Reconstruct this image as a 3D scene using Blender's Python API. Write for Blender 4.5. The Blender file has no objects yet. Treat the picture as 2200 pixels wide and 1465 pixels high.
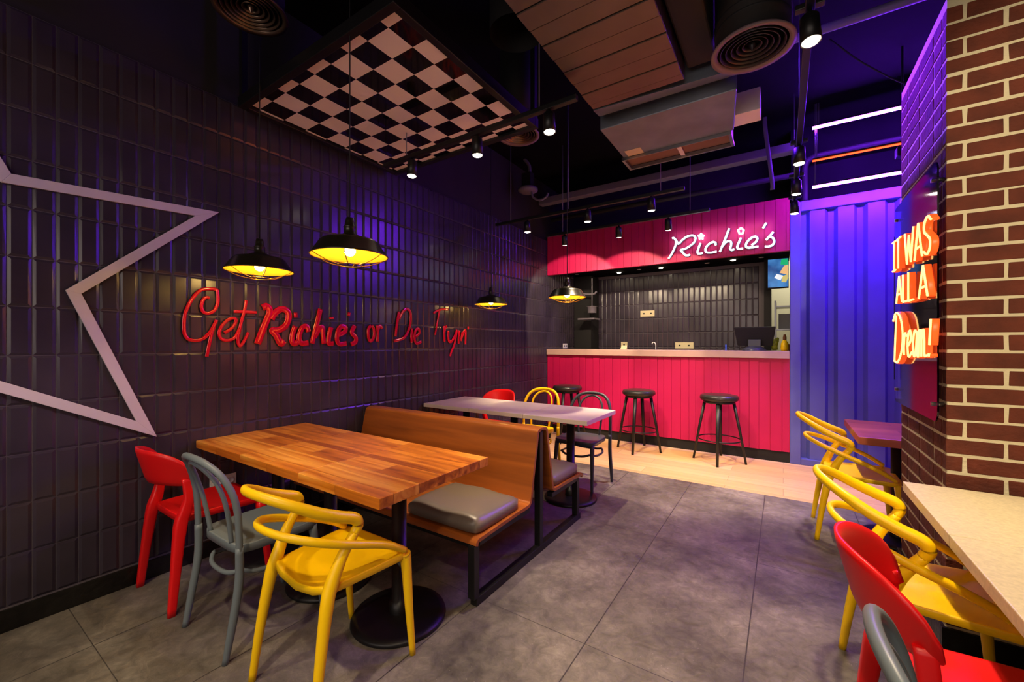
import bpy, bmesh, math, random
from mathutils import Vector, Matrix
random.seed(7)
R = math.radians
PI = math.pi
scene = bpy.context.scene
COL = scene.collection

# ------------------------------------------------------------------ camera, world, exposure
YAW = R(33.45)
CAMH = 1.35
cam_data = bpy.data.cameras.new('camera')
cam = bpy.data.objects.new('camera', cam_data)
COL.objects.link(cam)
cam.location = (0, 0, CAMH)
cam.rotation_euler = (R(90), 0, YAW)
cam_data.sensor_width = 36.0
cam_data.lens = 882.0 / 2200.0 * 36.0
cam_data.shift_y = 5.5 / 2200.0
cam_data.clip_start = 0.02
scene.camera = cam

world = bpy.data.worlds.new('world')
world.use_nodes = True
world.node_tree.nodes['Background'].inputs[0].default_value = (0.5, 0.4, 0.5, 1)
world.node_tree.nodes['Background'].inputs[1].default_value = 0.05
scene.world = world
scene.view_settings.view_transform = 'Standard'
scene.view_settings.look = 'None'
scene.view_settings.gamma = 1.0
scene.view_settings.use_curve_mapping = False
scene.view_settings.exposure = 0.2
scene.cycles.use_denoising = True
scene.cycles.max_bounces = 8
scene.cycles.sample_clamp_indirect = 6.0

WARM = (1.0, 0.79, 0.52)


def add_light(name, kind, loc, energy, color, target=None, size=0.05, spot=None, blend=0.5, size_y=None, parent=None):
    d = bpy.data.lights.new(name, kind)
    d.energy = energy
    d.color = color
    if kind == 'SPOT':
        d.spot_size = R(spot)
        d.spot_blend = blend
        d.shadow_soft_size = size
    elif kind == 'POINT':
        d.shadow_soft_size = size
    elif kind == 'AREA':
        d.shape = 'RECTANGLE' if size_y else 'SQUARE'
        d.size = size
        if size_y:
            d.size_y = size_y
    o = bpy.data.objects.new(name, d)
    COL.objects.link(o)
    o.location = loc
    if target is not None:
        v = Vector(target) - Vector(loc)
        o.rotation_euler = v.to_track_quat('-Z', 'Y').to_euler()
    if parent:
        o.parent = parent
        o.matrix_parent_inverse = parent.matrix_world.inverted()
    return o


# unseen area light added behind the camera as soft fill
add_light('front_fill', 'AREA', (-0.6, -2.2, 2.0), 44, (1.0, 0.82, 0.72), target=(-1.2, 3.0, 0.6), size=3.2, size_y=1.6)

# ------------------------------------------------------------------ materials


def lin(c):
    return tuple(((v / 255.0) / 12.92 if v / 255.0 <= 0.04045 else ((v / 255.0 + 0.055) / 1.055) ** 2.4) for v in c)


MATS = {}


def mat(name, rgb=(128, 128, 128), rough=0.5, metal=0.0, emit=None, estr=0.0, spec=0.5, noise=0.0, nscale=8.0,
        bump=0.0, bscale=60.0, coat=0.0, trans=0.0, alpha=1.0, ior=1.45):
    if name in MATS:
        return MATS[name]
    m = bpy.data.materials.new(name)
    m.use_nodes = True
    nt = m.node_tree
    b = nt.nodes['Principled BSDF']
    c = lin(rgb)
    b.inputs['Base Color'].default_value = (*c, 1)
    b.inputs['Roughness'].default_value = rough
    b.inputs['Metallic'].default_value = metal
    b.inputs['Specular IOR Level'].default_value = spec
    b.inputs['IOR'].default_value = ior
    b.inputs['Coat Weight'].default_value = coat
    b.inputs['Coat Roughness'].default_value = 0.08
    b.inputs['Transmission Weight'].default_value = trans
    b.inputs['Alpha'].default_value = alpha
    if emit:
        b.inputs['Emission Color'].default_value = (*emit, 1)
        b.inputs['Emission Strength'].default_value = estr
    if noise > 0 or bump > 0:
        tc = nt.nodes.new('ShaderNodeTexCoord')
    if noise > 0:
        n = nt.nodes.new('ShaderNodeTexNoise')
        n.inputs['Scale'].default_value = nscale
        n.inputs['Detail'].default_value = 6
        nt.links.new(tc.outputs['Object'], n.inputs['Vector'])
        mr = nt.nodes.new('ShaderNodeMapRange')
        mr.inputs['From Min'].default_value = 0.3
        mr.inputs['From Max'].default_value = 0.7
        mr.inputs['To Min'].default_value = 1 - noise
        mr.inputs['To Max'].default_value = 1 + noise
        nt.links.new(n.outputs['Fac'], mr.inputs['Value'])
        vm = nt.nodes.new('ShaderNodeVectorMath')
        vm.operation = 'SCALE'
        vm.inputs[0].default_value = c
        nt.links.new(mr.outputs['Result'], vm.inputs['Scale'])
        nt.links.new(vm.outputs['Vector'], b.inputs['Base Color'])
    if bump > 0:
        n2 = nt.nodes.new('ShaderNodeTexNoise')
        n2.inputs['Scale'].default_value = bscale
        n2.inputs['Detail'].default_value = 4
        nt.links.new(tc.outputs['Object'], n2.inputs['Vector'])
        bp = nt.nodes.new('ShaderNodeBump')
        bp.inputs['Strength'].default_value = bump
        bp.inputs['Distance'].default_value = 0.01
        nt.links.new(n2.outputs['Fac'], bp.inputs['Height'])
        nt.links.new(bp.outputs['Normal'], b.inputs['Normal'])
    MATS[name] = m
    return m


def N(nt, t, **kw):
    n = nt.nodes.new(t)
    for k, v in kw.items():
        setattr(n, k, v)
    return n


def math_node(nt, op, a, b=None):
    n = nt.nodes.new('ShaderNodeMath')
    n.operation = op
    for i, v in enumerate((a, b)):
        if v is None:
            continue
        if isinstance(v, (int, float)):
            n.inputs[i].default_value = v
        else:
            nt.links.new(v, n.inputs[i])
    return n.outputs[0]


def ramp(nt, fac, stops):
    r = nt.nodes.new('ShaderNodeValToRGB')
    els = r.color_ramp.elements
    while len(els) < len(stops):
        els.new(0.5)
    for e, (p, c) in zip(els, stops):
        e.position = p
        e.color = (*lin(c), 1)
    nt.links.new(fac, r.inputs['Fac'])
    return r.outputs['Color']


def wood_mat(name, stops, long_axis='X', plank=0.1, length=0.9, rough=0.4, grain=1.0, coat=0.0, seam=0.35, stave=0.45, org=(0, 0, 0)):
    """Butcher-block or plank wood: staves of varied tone with stretched grain, in object space."""
    m = bpy.data.materials.new(name)
    m.use_nodes = True
    nt = m.node_tree
    b = nt.nodes['Principled BSDF']
    tc = N(nt, 'ShaderNodeTexCoord')
    mp = N(nt, 'ShaderNodeMapping')
    mp.inputs['Location'].default_value = org
    nt.links.new(tc.outputs['Object'], mp.inputs['Vector'])
    if long_axis == 'Y':
        mp.inputs['Rotation'].default_value = (0, 0, R(90))
    if long_axis == 'Z':
        mp.inputs['Rotation'].default_value = (0, R(90), 0)
    br = N(nt, 'ShaderNodeTexBrick')
    br.offset = 0.37
    br.inputs['Scale'].default_value = 1.0
    br.inputs['Mortar Size'].default_value = 0.0012
    br.inputs['Brick Width'].default_value = length
    br.inputs['Row Height'].default_value = plank
    br.inputs['Color1'].default_value = (0, 0, 0, 1)
    br.inputs['Color2'].default_value = (1, 1, 1, 1)
    nt.links.new(mp.outputs['Vector'], br.inputs['Vector'])
    st = N(nt, 'ShaderNodeMapping')
    st.inputs['Scale'].default_value = (1.6, 22, 22)
    nt.links.new(mp.outputs['Vector'], st.inputs['Vector'])
    # shift the grain per stave
    off = N(nt, 'ShaderNodeVectorMath')
    off.operation = 'MULTIPLY_ADD'
    off.inputs[1].default_value = (7, 13, 5)
    nt.links.new(br.outputs['Color'], off.inputs[0])
    nt.links.new(st.outputs['Vector'], off.inputs[2])
    n = N(nt, 'ShaderNodeTexNoise')
    n.inputs['Scale'].default_value = 1.0 * grain
    n.inputs['Detail'].default_value = 8
    n.inputs['Distortion'].default_value = 0.8
    nt.links.new(off.outputs['Vector'], n.inputs['Vector'])
    sep = N(nt, 'ShaderNodeSeparateColor')
    nt.links.new(br.outputs['Color'], sep.inputs['Color'])
    f = math_node(nt, 'ADD', math_node(nt, 'MULTIPLY', sep.outputs[0], stave), math_node(nt, 'MULTIPLY', n.outputs['Fac'], 1.07 - stave))
    colr = ramp(nt, f, stops)
    mx = N(nt, 'ShaderNodeMixRGB', blend_type='MULTIPLY')
    mx.inputs['Color2'].default_value = (seam, seam, seam, 1)
    nt.links.new(br.outputs['Fac'], mx.inputs['Fac'])
    nt.links.new(colr, mx.inputs['Color1'])
    nt.links.new(mx.outputs['Color'], b.inputs['Base Color'])
    b.inputs['Roughness'].default_value = rough
    b.inputs['Coat Weight'].default_value = coat
    b.inputs['Coat Roughness'].default_value = 0.15
    bp = N(nt, 'ShaderNodeBump')
    bp.inputs['Strength'].default_value = 0.12
    bp.inputs['Distance'].default_value = 0.004
    nt.links.new(n.outputs['Fac'], bp.inputs['Height'])
    nt.links.new(bp.outputs['Normal'], b.inputs['Normal'])
    MATS[name] = m
    return m


M_TILE = mat('black_glazed_tile', (58, 50, 62), rough=0.24, noise=0.25, nscale=3.0, bump=0.05, bscale=9)
M_GROUT = mat('grey_grout', (98, 90, 96), rough=0.7)
M_BLACKWALL = mat('black_wall_paint', (34, 28, 31), rough=0.85, noise=0.2, nscale=2)
M_CEIL = mat('black_ceiling_paint', (13, 12, 15), rough=0.95, spec=0.08, noise=0.3, nscale=2)
M_BLACK = mat('black_powder_coat', (18, 17, 18), rough=0.42)
M_BLACKM = mat('matt_black', (22, 20, 22), rough=0.7)
M_SKIRT = mat('black_skirting', (24, 22, 20), rough=0.28, noise=0.6, nscale=14, bump=0.5, bscale=30)
M_RED = mat('red_plastic', (226, 18, 22), rough=0.38)
M_YEL = mat('yellow_plastic', (252, 204, 4), rough=0.36)
M_GREY = mat('grey_plastic', (102, 112, 118), rough=0.42)
M_DGREY = mat('dark_grey_plastic', (62, 66, 76), rough=0.35)
M_CUSH = mat('grey_leatherette', (112, 102, 92), rough=0.32, bump=0.06, bscale=12)
M_CRIM = mat('crimson_board', (186, 2, 76), rough=0.55, noise=0.06, nscale=2.5)
M_TOP = mat('pale_stone_worktop', (234, 218, 204), rough=0.4, noise=0.04)
M_QUARTZ = mat('speckled_quartz', (204, 188, 154), rough=0.35, noise=0.12, nscale=90)
M_WHITE = mat('white_plastic', (228, 224, 222), rough=0.4)
M_CREAM = mat('cream_plastic', (216, 200, 160), rough=0.5)
M_DARKHOLE = mat('dark_socket_hole', (20, 18, 18), rough=0.6)
M_CONT = mat('blue_container_paint', (92, 96, 170), rough=0.45, noise=0.1, nscale=3)
M_BRASS = mat('gold_wire', (150, 116, 40), rough=0.35, metal=0.9)
M_SHADE = mat('black_enamel_shade', (34, 30, 18), rough=0.28)
M_SHADEIN = mat('yellow_enamel_inside', (248, 205, 60), rough=0.45)
M_CHROME = mat('steel', (150, 150, 152), rough=0.28, metal=1.0)
M_GALV = mat('galvanised_duct', (104, 92, 86), rough=0.38, metal=0.85, noise=0.12, nscale=4)
M_ACBLUE = mat('grey_sheet_metal', (118, 128, 142), rough=0.45, metal=0.5, noise=0.18, nscale=5)
M_BRONZE = mat('bronze_sheet', (134, 96, 70), rough=0.4, metal=0.6)
M_DIFF = mat('diffuser_enamel', (120, 100, 84), rough=0.28, metal=0.8)
M_PINKRIM = mat('pale_diffuser_rim', (126, 104, 110), rough=0.5)
M_PIPE = mat('grey_pipe', (110, 104, 114), rough=0.5)
M_LETTER = mat('red_acrylic', (214, 12, 36), rough=0.12, coat=0.5)
M_STAR = mat('white_batten', (212, 200, 208), rough=0.55, noise=0.04)
M_CHKW = mat('white_check', (246, 234, 228), rough=0.5)
M_CHKB = mat('black_gloss_check', (14, 13, 16), rough=0.06)
M_BRICK = mat('brown_brick', (96, 42, 24), rough=0.8, noise=0.35, nscale=9, bump=0.6, bscale=45)
M_MORTAR = mat('cream_mortar', (216, 206, 170), rough=0.9, bump=0.5, bscale=60)
M_LED = mat('spot_led_face', (255, 250, 235), emit=(1.0, 0.86, 0.62), estr=30)
M_BULB = mat('lamp_bulb', (255, 240, 200), emit=(1.0, 0.72, 0.25), estr=28)
M_NEONW = mat('white_neon', (230, 250, 255), emit=(0.72, 0.95, 1.0), estr=5.0)
M_NEONO = mat('orange_neon_core', (255, 220, 130), emit=(1.0, 0.50, 0.12), estr=3.2)
M_NEONB = mat('orange_neon_body', (255, 90, 20), emit=(1.0, 0.085, 0.012), estr=0.9, rough=0.4)
M_BARBLUE = mat('violet_led_bar', (120, 90, 255), emit=(0.19, 0.018, 1.0), estr=470)
M_BARRED = mat('red_led_bar', (255, 60, 20), emit=(1.0, 0.05, 0.01), estr=5)
M_OAK = wood_mat('pale_oak_planks', [(0.0, (196, 150, 98)), (0.5, (222, 178, 122)), (1.0, (238, 204, 150))], 'X', 0.19, 1.25, 0.42, grain=0.8)
M_ACACIA = wood_mat('acacia_table_top', [(0.28, (88, 36, 8)), (0.42, (158, 80, 18)), (0.56, (206, 120, 32)), (0.76, (238, 168, 70))], 'X', 0.14, 0.95, 0.3, grain=0.8, coat=0.15, stave=0.16, seam=0.65)
M_BENCH = wood_mat('walnut_bench_ply', [(0.15, (98, 48, 16)), (0.5, (164, 88, 32)), (0.95, (198, 122, 52))], 'X', 3.0, 8.0, 0.36, grain=0.7, coat=0.15, org=(3, 1.1, 0.3))
M_REDWOOD = wood_mat('red_brown_table_top', [(0.1, (92, 40, 22)), (0.5, (150, 74, 44)), (0.95, (184, 100, 64))], 'X', 0.2, 2.0, 0.35)


def concrete_mat():
    m = bpy.data.materials.new('worn_concrete_tiles')
    m.use_nodes = True
    nt = m.node_tree
    b = nt.nodes['Principled BSDF']
    tc = N(nt, 'ShaderNodeTexCoord')
    sx = N(nt, 'ShaderNodeSeparateXYZ')
    nt.links.new(tc.outputs['Object'], sx.inputs[0])
    n1 = N(nt, 'ShaderNodeTexNoise')
    n1.inputs['Scale'].default_value = 1.6
    n1.inputs['Detail'].default_value = 9
    n1.inputs['Roughness'].default_value = 0.62
    n2 = N(nt, 'ShaderNodeTexNoise')
    n2.inputs['Scale'].default_value = 17
    n2.inputs['Detail'].default_value = 10
    n2.inputs['Roughness'].default_value = 0.8
    n2.inputs['Distortion'].default_value = 0.7
    n3 = N(nt, 'ShaderNodeTexVoronoi')
    n3.inputs['Scale'].default_value = 55
    for n in (n1, n2, n3):
        nt.links.new(tc.outputs['Object'], n.inputs['Vector'])
    f = math_node(nt, 'ADD', math_node(nt, 'MULTIPLY', n1.outputs['Fac'], 0.62), math_node(nt, 'MULTIPLY', n2.outputs['Fac'], 0.38))
    col = ramp(nt, f, [(0.36, (54, 50, 45)), (0.46, (90, 84, 75)), (0.54, (116, 109, 98)), (0.66, (158, 149, 134))])
    # pale chips
    chip = math_node(nt, 'LESS_THAN', n3.outputs['Distance'], 0.055)
    n4 = N(nt, 'ShaderNodeTexNoise')
    n4.inputs['Scale'].default_value = 5
    nt.links.new(tc.outputs['Object'], n4.inputs['Vector'])
    chip = math_node(nt, 'MULTIPLY', chip, math_node(nt, 'GREATER_THAN', n4.outputs['Fac'], 0.54))
    mx = N(nt, 'ShaderNodeMixRGB')
    mx.inputs['Color2'].default_value = (0.55, 0.5, 0.44, 1)
    nt.links.new(chip, mx.inputs['Fac'])
    nt.links.new(col, mx.inputs['Color1'])
    # joints every 0.61 m across x
    fx = math_node(nt, 'FRACT', math_node(nt, 'DIVIDE', math_node(nt, 'ADD', sx.outputs['X'], 30.5 + 0.745), 0.61))
    jx = math_node(nt, 'LESS_THAN', math_node(nt, 'ABSOLUTE', math_node(nt, 'SUBTRACT', fx, 0.5)), 0.4955)
    fy = math_node(nt, 'FRACT', math_node(nt, 'DIVIDE', math_node(nt, 'ADD', sx.outputs['Y'], 30), 1.22))
    jy = math_node(nt, 'LESS_THAN', math_node(nt, 'ABSOLUTE', math_node(nt, 'SUBTRACT', fy, 0.5)), 0.4987)
    j = math_node(nt, 'MULTIPLY', jx, jy)
    mx2 = N(nt, 'ShaderNodeMixRGB', blend_type='MIX')
    mx2.inputs['Color1'].default_value = (0.045, 0.038, 0.035, 1)
    nt.links.new(j, mx2.inputs['Fac'])
    nt.links.new(mx.outputs['Color'], mx2.inputs['Color2'])
    nt.links.new(mx2.outputs['Color'], b.inputs['Base Color'])
    rr = N(nt, 'ShaderNodeMapRange')
    rr.inputs['To Min'].default_value = 0.34
    rr.inputs['To Max'].default_value = 0.62
    nt.links.new(n2.outputs['Fac'], rr.inputs['Value'])
    nt.links.new(rr.outputs['Result'], b.inputs['Roughness'])
    hp = math_node(nt, 'ADD', n2.outputs['Fac'], math_node(nt, 'MULTIPLY', j, 0.8))
    bp = N(nt, 'ShaderNodeBump')
    bp.inputs['Strength'].default_value = 0.9
    bp.inputs['Distance'].default_value = 0.008
    nt.links.new(hp, bp.inputs['Height'])
    nt.links.new(bp.outputs['Normal'], b.inputs['Normal'])
    return m


M_CONC = concrete_mat()


def glass_mat():
    m = bpy.data.materials.new('clear_acrylic')
    m.use_nodes = True
    nt = m.node_tree
    nt.nodes.remove(nt.nodes['Principled BSDF'])
    out = nt.nodes['Material Output']
    tr = N(nt, 'ShaderNodeBsdfTransparent')
    tr.inputs[0].default_value = (0.9, 0.86, 0.93, 1)
    gl = N(nt, 'ShaderNodeBsdfGlossy')
    gl.inputs['Roughness'].default_value = 0.06
    gl.inputs['Color'].default_value = (0.9, 0.85, 1, 1)
    fr = N(nt, 'ShaderNodeFresnel')
    fr.inputs['IOR'].default_value = 1.5
    mx = N(nt, 'ShaderNodeMixShader')
    nt.links.new(fr.outputs[0], mx.inputs[0])
    nt.links.new(tr.outputs[0], mx.inputs[1])
    nt.links.new(gl.outputs[0], mx.inputs[2])
    nt.links.new(mx.outputs[0], out.inputs['Surface'])
    return m


M_GLASS = glass_mat()

# ------------------------------------------------------------------ mesh helpers


class MB:
    def __init__(self):
        self.v, self.f, self.m, self.s = [], [], [], []

    def face(self, idx, mi=0, smooth=False):
        self.f.append(tuple(idx))
        self.m.append(mi)
        self.s.append(smooth)

    def box(self, x0, x1, y0, y1, z0, z1, mi=0):
        n = len(self.v)
        self.v += [(x, y, z) for z in (z0, z1) for y in (y0, y1) for x in (x0, x1)]
        for q in ((0, 2, 3, 1), (4, 5, 7, 6), (0, 1, 5, 4), (2, 6, 7, 3), (0, 4, 6, 2), (1, 3, 7, 5)):
            self.face([n + i for i in q], mi)
        return self

    def hexa(self, pts, mi=0):
        n = len(self.v)
        self.v += [tuple(p) for p in pts]
        for q in ((0, 3, 2, 1), (4, 5, 6, 7), (0, 1, 5, 4), (1, 2, 6, 5), (2, 3, 7, 6), (3, 0, 4, 7)):
            self.face([n + i for i in q], mi)
        return self

    def bar(self, a, b, w, t, up=(0, 0, 1), mi=0):
        """square bar from a to b"""
        a, b = Vector(a), Vector(b)
        d = (b - a).normalized()
        s = d.cross(Vector(up))
        if s.length < 1e-4:
            s = d.cross(Vector((1, 0, 0)))
        s.normalize()
        u = s.cross(d)
        p = []
        for c in (a, b):
            for i, j in ((-1, -1), (1, -1), (1, 1), (-1, 1)):
                p.append(c + s * (i * w / 2) + u * (j * t / 2))
        self.hexa(p, mi)
        return self

    def ring_loft(self, rings, mi=0, closed=False, caps=True, smooth=True):
        n0 = len(self.v)
        k = len(rings[0])
        for r in rings:
            self.v += [tuple(p) for p in r]
        m = len(rings)
        for i in range(m if closed else m - 1):
            a, b = n0 + i * k, n0 + ((i + 1) % m) * k
            for j in range(k):
                j2 = (j + 1) % k
                self.face((a + j, a + j2, b + j2, b + j), mi, smooth)
        if caps and not closed:
            self.face([n0 + j for j in reversed(range(k))], mi)
            self.face([n0 + (m - 1) * k + j for j in range(k)], mi)
        return self

    def sweep(self, pts, ra, rb=None, ref=None, seg=10, mi=0, closed=False, square=False, smooth=True):
        """sweep an ellipse (ra across ref, rb along ref) or rounded box along a path; ra, rb numbers or lists"""
        P = [Vector(p) for p in pts]
        n = len(P)
        rb = ra if rb is None else rb
        RA = ra if isinstance(ra, (list, tuple)) else [ra] * n
        RB = rb if isinstance(rb, (list, tuple)) else [rb] * n
        if len(RA) != n:
            RA = resample_vals(RA, n)
        if len(RB) != n:
            RB = resample_vals(RB, n)
        rings = []
        prev = None
        for i in range(n):
            if closed:
                t = P[(i + 1) % n] - P[i - 1]
            else:
                t = P[min(i + 1, n - 1)] - P[max(i - 1, 0)]
            t.normalize()
            if ref is not None:
                rv = ref[i] if isinstance(ref, list) else ref
                s = t.cross(Vector(rv))
                if s.length < 1e-3:
                    s = prev[0] if prev else t.orthogonal()
            else:
                s = prev[0] - t * prev[0].dot(t) if prev else t.orthogonal()
            s.normalize()
            u = s.cross(t)
            prev = (s, u)
            ring = []
            for j in range(seg):
                a = 2 * PI * j / seg + (PI / seg)
                ca, sa = math.cos(a), math.sin(a)
                if square:
                    e = 0.45
                    ca = math.copysign(abs(ca) ** e, ca)
                    sa = math.copysign(abs(sa) ** e, sa)
                ring.append(P[i] + s * (RA[i] * ca) + u * (RB[i] * sa))
            rings.append(ring)
        return self.ring_loft(rings, mi, closed, smooth=smooth)

    def lathe(self, prof, c=(0, 0, 0), seg=32, mi=0, smooth=True, closed=False):
        n0 = len(self.v)
        k = seg
        for r, z in prof:
            for j in range(k):
                a = 2 * PI * j / k
                self.v.append((c[0] + r * math.cos(a), c[1] + r * math.sin(a), c[2] + z))
        m = len(prof)
        for i in range(m if closed else m - 1):
            a, b = n0 + i * k, n0 + ((i + 1) % m) * k
            for j in range(k):
                j2 = (j + 1) % k
                self.face((a + j, a + j2, b + j2, b + j), mi, smooth)
        return self

    def prism(self, poly, z0, z1, mi=0):
        """poly list of (x,y)"""
        n = len(self.v)
        k = len(poly)
        self.v += [(x, y, z0) for x, y in poly] + [(x, y, z1) for x, y in poly]
        self.face([n + i for i in reversed(range(k))], mi)
        self.face([n + k + i for i in range(k)], mi)
        for i in range(k):
            j = (i + 1) % k
            self.face((n + i, n + j, n + k + j, n + k + i), mi)
        return self

    def xform(self, M):
        self.v = [tuple(M @ Vector(p)) for p in self.v]
        return self

    def build(self, name, mats, parent=None, bevel=0.0, loc=(0, 0, 0), rotz=0.0, segs=2, subsurf=0):
        me = bpy.data.meshes.new(name)
        me.from_pydata(self.v, [], self.f)
        if not isinstance(mats, (list, tuple)):
            mats = [mats]
        for m in mats:
            me.materials.append(m)
        for p, mi, s in zip(me.polygons, self.m, self.s):
            p.material_index = mi
            p.use_smooth = s
        me.update()
        bm = bmesh.new()
        bm.from_mesh(me)
        bmesh.ops.recalc_face_normals(bm, faces=bm.faces)
        bm.to_mesh(me)
        bm.free()
        o = bpy.data.objects.new(name, me)
        COL.objects.link(o)
        o.location = loc
        o.rotation_euler = (0, 0, rotz)
        if parent is not None:
            o.parent = parent
        if bevel > 0:
            b = o.modifiers.new('bevel', 'BEVEL')
            b.width = bevel
            b.segments = segs
            b.limit_method = 'ANGLE'
            b.angle_limit = R(40)
            b.harden_normals = False
        if subsurf:
            s = o.modifiers.new('sub', 'SUBSURF')
            s.levels = subsurf
            s.render_levels = subsurf
        return o


def resample_vals(v, n):
    out = []
    for i in range(n):
        t = i / max(1, n - 1) * (len(v) - 1)
        a = int(t)
        b = min(a + 1, len(v) - 1)
        out.append(v[a] + (v[b] - v[a]) * (t - a))
    return out


def smooth_path(pts, n=8, closed=False):
    """Catmull-Rom through the points"""
    P = [Vector(p) for p in pts]
    if len(P) < 3:
        return P
    out = []
    m = len(P)
    rng = range(m) if closed else range(m - 1)
    for i in rng:
        if closed:
            p0, p1, p2, p3 = P[i - 1], P[i], P[(i + 1) % m], P[(i + 2) % m]
        else:
            p0 = P[i - 1] if i > 0 else P[0] * 2 - P[1]
            p1, p2 = P[i], P[i + 1]
            p3 = P[i + 2] if i + 2 < m else P[-1] * 2 - P[-2]
        for k in range(n):
            t = k / n
            out.append(0.5 * ((2 * p1) + (p2 - p0) * t + (2 * p0 - 5 * p1 + 4 * p2 - p3) * t * t + (3 * p1 - p0 - 3 * p2 + p3) * t ** 3))
    if not closed:
        out.append(P[-1])
    return out


def tag(o, label=None, cat=None, group=None, kind=None):
    if label:
        o['label'] = label
    if cat:
        o['category'] = cat
    if group:
        o['group'] = group
    if kind:
        o['kind'] = kind
    return o


def empty(name, loc=(0, 0, 0), rotz=0.0):
    o = bpy.data.objects.new(name, None)
    COL.objects.link(o)
    o.location = loc
    o.rotation_euler = (0, 0, rotz)
    o.empty_display_size = 0.05
    return o


def copy_tree(o, parent=None):
    c = o.copy()
    COL.objects.link(c)
    if parent is not None:
        c.parent = parent
    for ch in list(o.children):
        copy_tree(ch, c)
    return c


def struct(o):
    o['kind'] = 'structure'
    return o


# a sight line through a pixel of the 2200 x 1465 frame, met with one of the room's planes
def sight(px, py):
    a = (px - 1100.0) / 882.0
    return Vector((-math.sin(YAW) + a * math.cos(YAW), math.cos(YAW) + a * math.sin(YAW), (738.0 - py) / 882.0))


def on_x(px, py, x):
    d = sight(px, py)
    t = x / d.x
    return Vector((x, d.y * t, CAMH + d.z * t))


def on_y(px, py, y):
    d = sight(px, py)
    t = y / d.y
    return Vector((d.x * t, y, CAMH + d.z * t))


# ------------------------------------------------------------------ the room
WX = -3.045      # left wall face
BY = 5.58        # bar and fascia face
KY = 6.9         # kitchen back wall
CZ = 3.8

struct(MB().box(-3.2, 2.7, -2.6, 4.3, -0.1, 0.0).build('floor', M_CONC))
struct(MB().box(-3.2, 2.7, 4.3, 9.2, -0.1, 0.0).build('floor_planks', M_OAK))
struct(MB().box(-3.2, 2.7, -2.6, 9.2, CZ, CZ + 0.1).build('ceiling', M_CEIL))


def tiled_face(mb, org, du, dv, nrm, nu, nv, tw, th, gap=0.0035, bev=0.013, dep=0.0065):
    """bevelled tiles on a plane; du, dv unit vectors, nrm outward"""
    org, du, dv, nrm = Vector(org), Vector(du), Vector(dv), Vector(nrm)
    for i in range(nu):
        for j in range(nv):
            n0 = len(mb.v)
            tl = random.uniform(-0.0006, 0.0006)
            tb = random.uniform(-0.0006, 0.0006)
            for inset, d in ((gap / 2, 0.0), (gap / 2, 0.002), (bev, dep)):
                for a, b in ((0, 0), (1, 0), (1, 1), (0, 1)):
                    u = i * tw + (inset if a == 0 else tw - inset)
                    v = j * th + (inset if b == 0 else th - inset)
                    dd = d + ((tl * (1 if a else -1) + tb * (1 if b else -1)) if d > 0.004 else 0)
                    mb.v.append(tuple(org + du * u + dv * v + nrm * dd))
            for r in (0, 4):
                for k in range(4):
                    k2 = (k + 1) % 4
                    mb.face((n0 + r + k, n0 + r + k2, n0 + r + 4 + k2, n0 + r + 4 + k), 1)
            mb.face((n0 + 8, n0 + 9, n0 + 10, n0 + 11), 1)


TW, TH = 0.0785, 0.2358
mb = MB()
mb.box(WX - 0.15, WX, -2.6, 9.2, 0.0, 2.943, 0)
mb.box(WX - 0.15, WX - 0.02, -2.6, 9.2, 2.943, CZ, 2)
y_start = 0.300 - 14 * TW
tiled_face(mb, (WX, y_start, 0.113), (0, 1, 0), (0, 0, 1), (1, 0, 0), int((KY - y_start) / TW), 12, TW, TH)
struct(mb.build('wall_left', [M_GROUT, M_TILE, M_BLACKWALL]))

mb = MB()
mb.box(-3.0445, -0.22, KY, KY + 0.12, 0.0, 2.6, 0)
tiled_face(mb, (-3.04, KY, 0.349), (1, 0, 0), (0, 0, 1), (0, -1, 0), int(2.8 / TW), 9, TW, TH)
struct(mb.build('wall_back', [M_GROUT, M_TILE]))
struct(MB().box(-3.19, 2.7, 9.2, 9.3, 0, CZ).build('wall_far', M_BLACKWALL))
struct(MB().box(2.6, 2.7, -2.6, 9.2, 0, CZ).build('wall_right', M_BLACKWALL))
struct(MB().box(-3.19, 2.7, -2.7, -2.6, 0, CZ).build('wall_behind', M_BLACKWALL))
struct(MB().box(WX + 0.001, WX + 0.014, -2.6, BY + 0.06, 0.0, 0.105).build('baseboard_left', M_SKIRT, bevel=0.003))
# black wall over the container and the dark bulkhead over the kitchen
struct(MB().box(0.075, 2.6, 5.72, 5.82, 0.0, CZ).build('wall_container_backing', M_CEIL))
struct(MB().box(WX, 0.07, 6.35, 6.45, 3.02, CZ).build('wall_bulkhead', M_BLACKWALL))
struct(MB().box(WX, 0.07, BY + 0.07, KY + 0.1, 2.52, 2.6).build('ceiling_kitchen', M_CEIL))

# brick column: two faces of real bricks in cream mortar
CXF, CYN, CYFAR, CTOP = 0.60, 2.56, 3.385, 2.87
mb = MB()
mb.box(CXF, 2.6, CYN, CYFAR, 0.0, CTOP, 0)
mb.box(CXF + 0.3, 2.6, CYN + 0.3, CYFAR, CTOP, CZ, 2)
bh = 0.0755
rows = int((CTOP - 0.105) / bh)


def brick(mb, x0, x1, y0, y1, z0, z1):
    j = lambda: random.uniform(-0.0018, 0.0018)
    n0 = len(mb.v)
    for z in (z0 + j(), z1 + j()):
        for x, y in ((x0, y0), (x1, y0), (x1, y1), (x0, y1)):
            mb.v.append((x + j(), y + j(), z + j()))
    for q in ((0, 3, 2, 1), (4, 5, 6, 7), (0, 1, 5, 4), (1, 2, 6, 5), (2, 3, 7, 6), (3, 0, 4, 7)):
        mb.face([n0 + i for i in q], 1)


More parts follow.
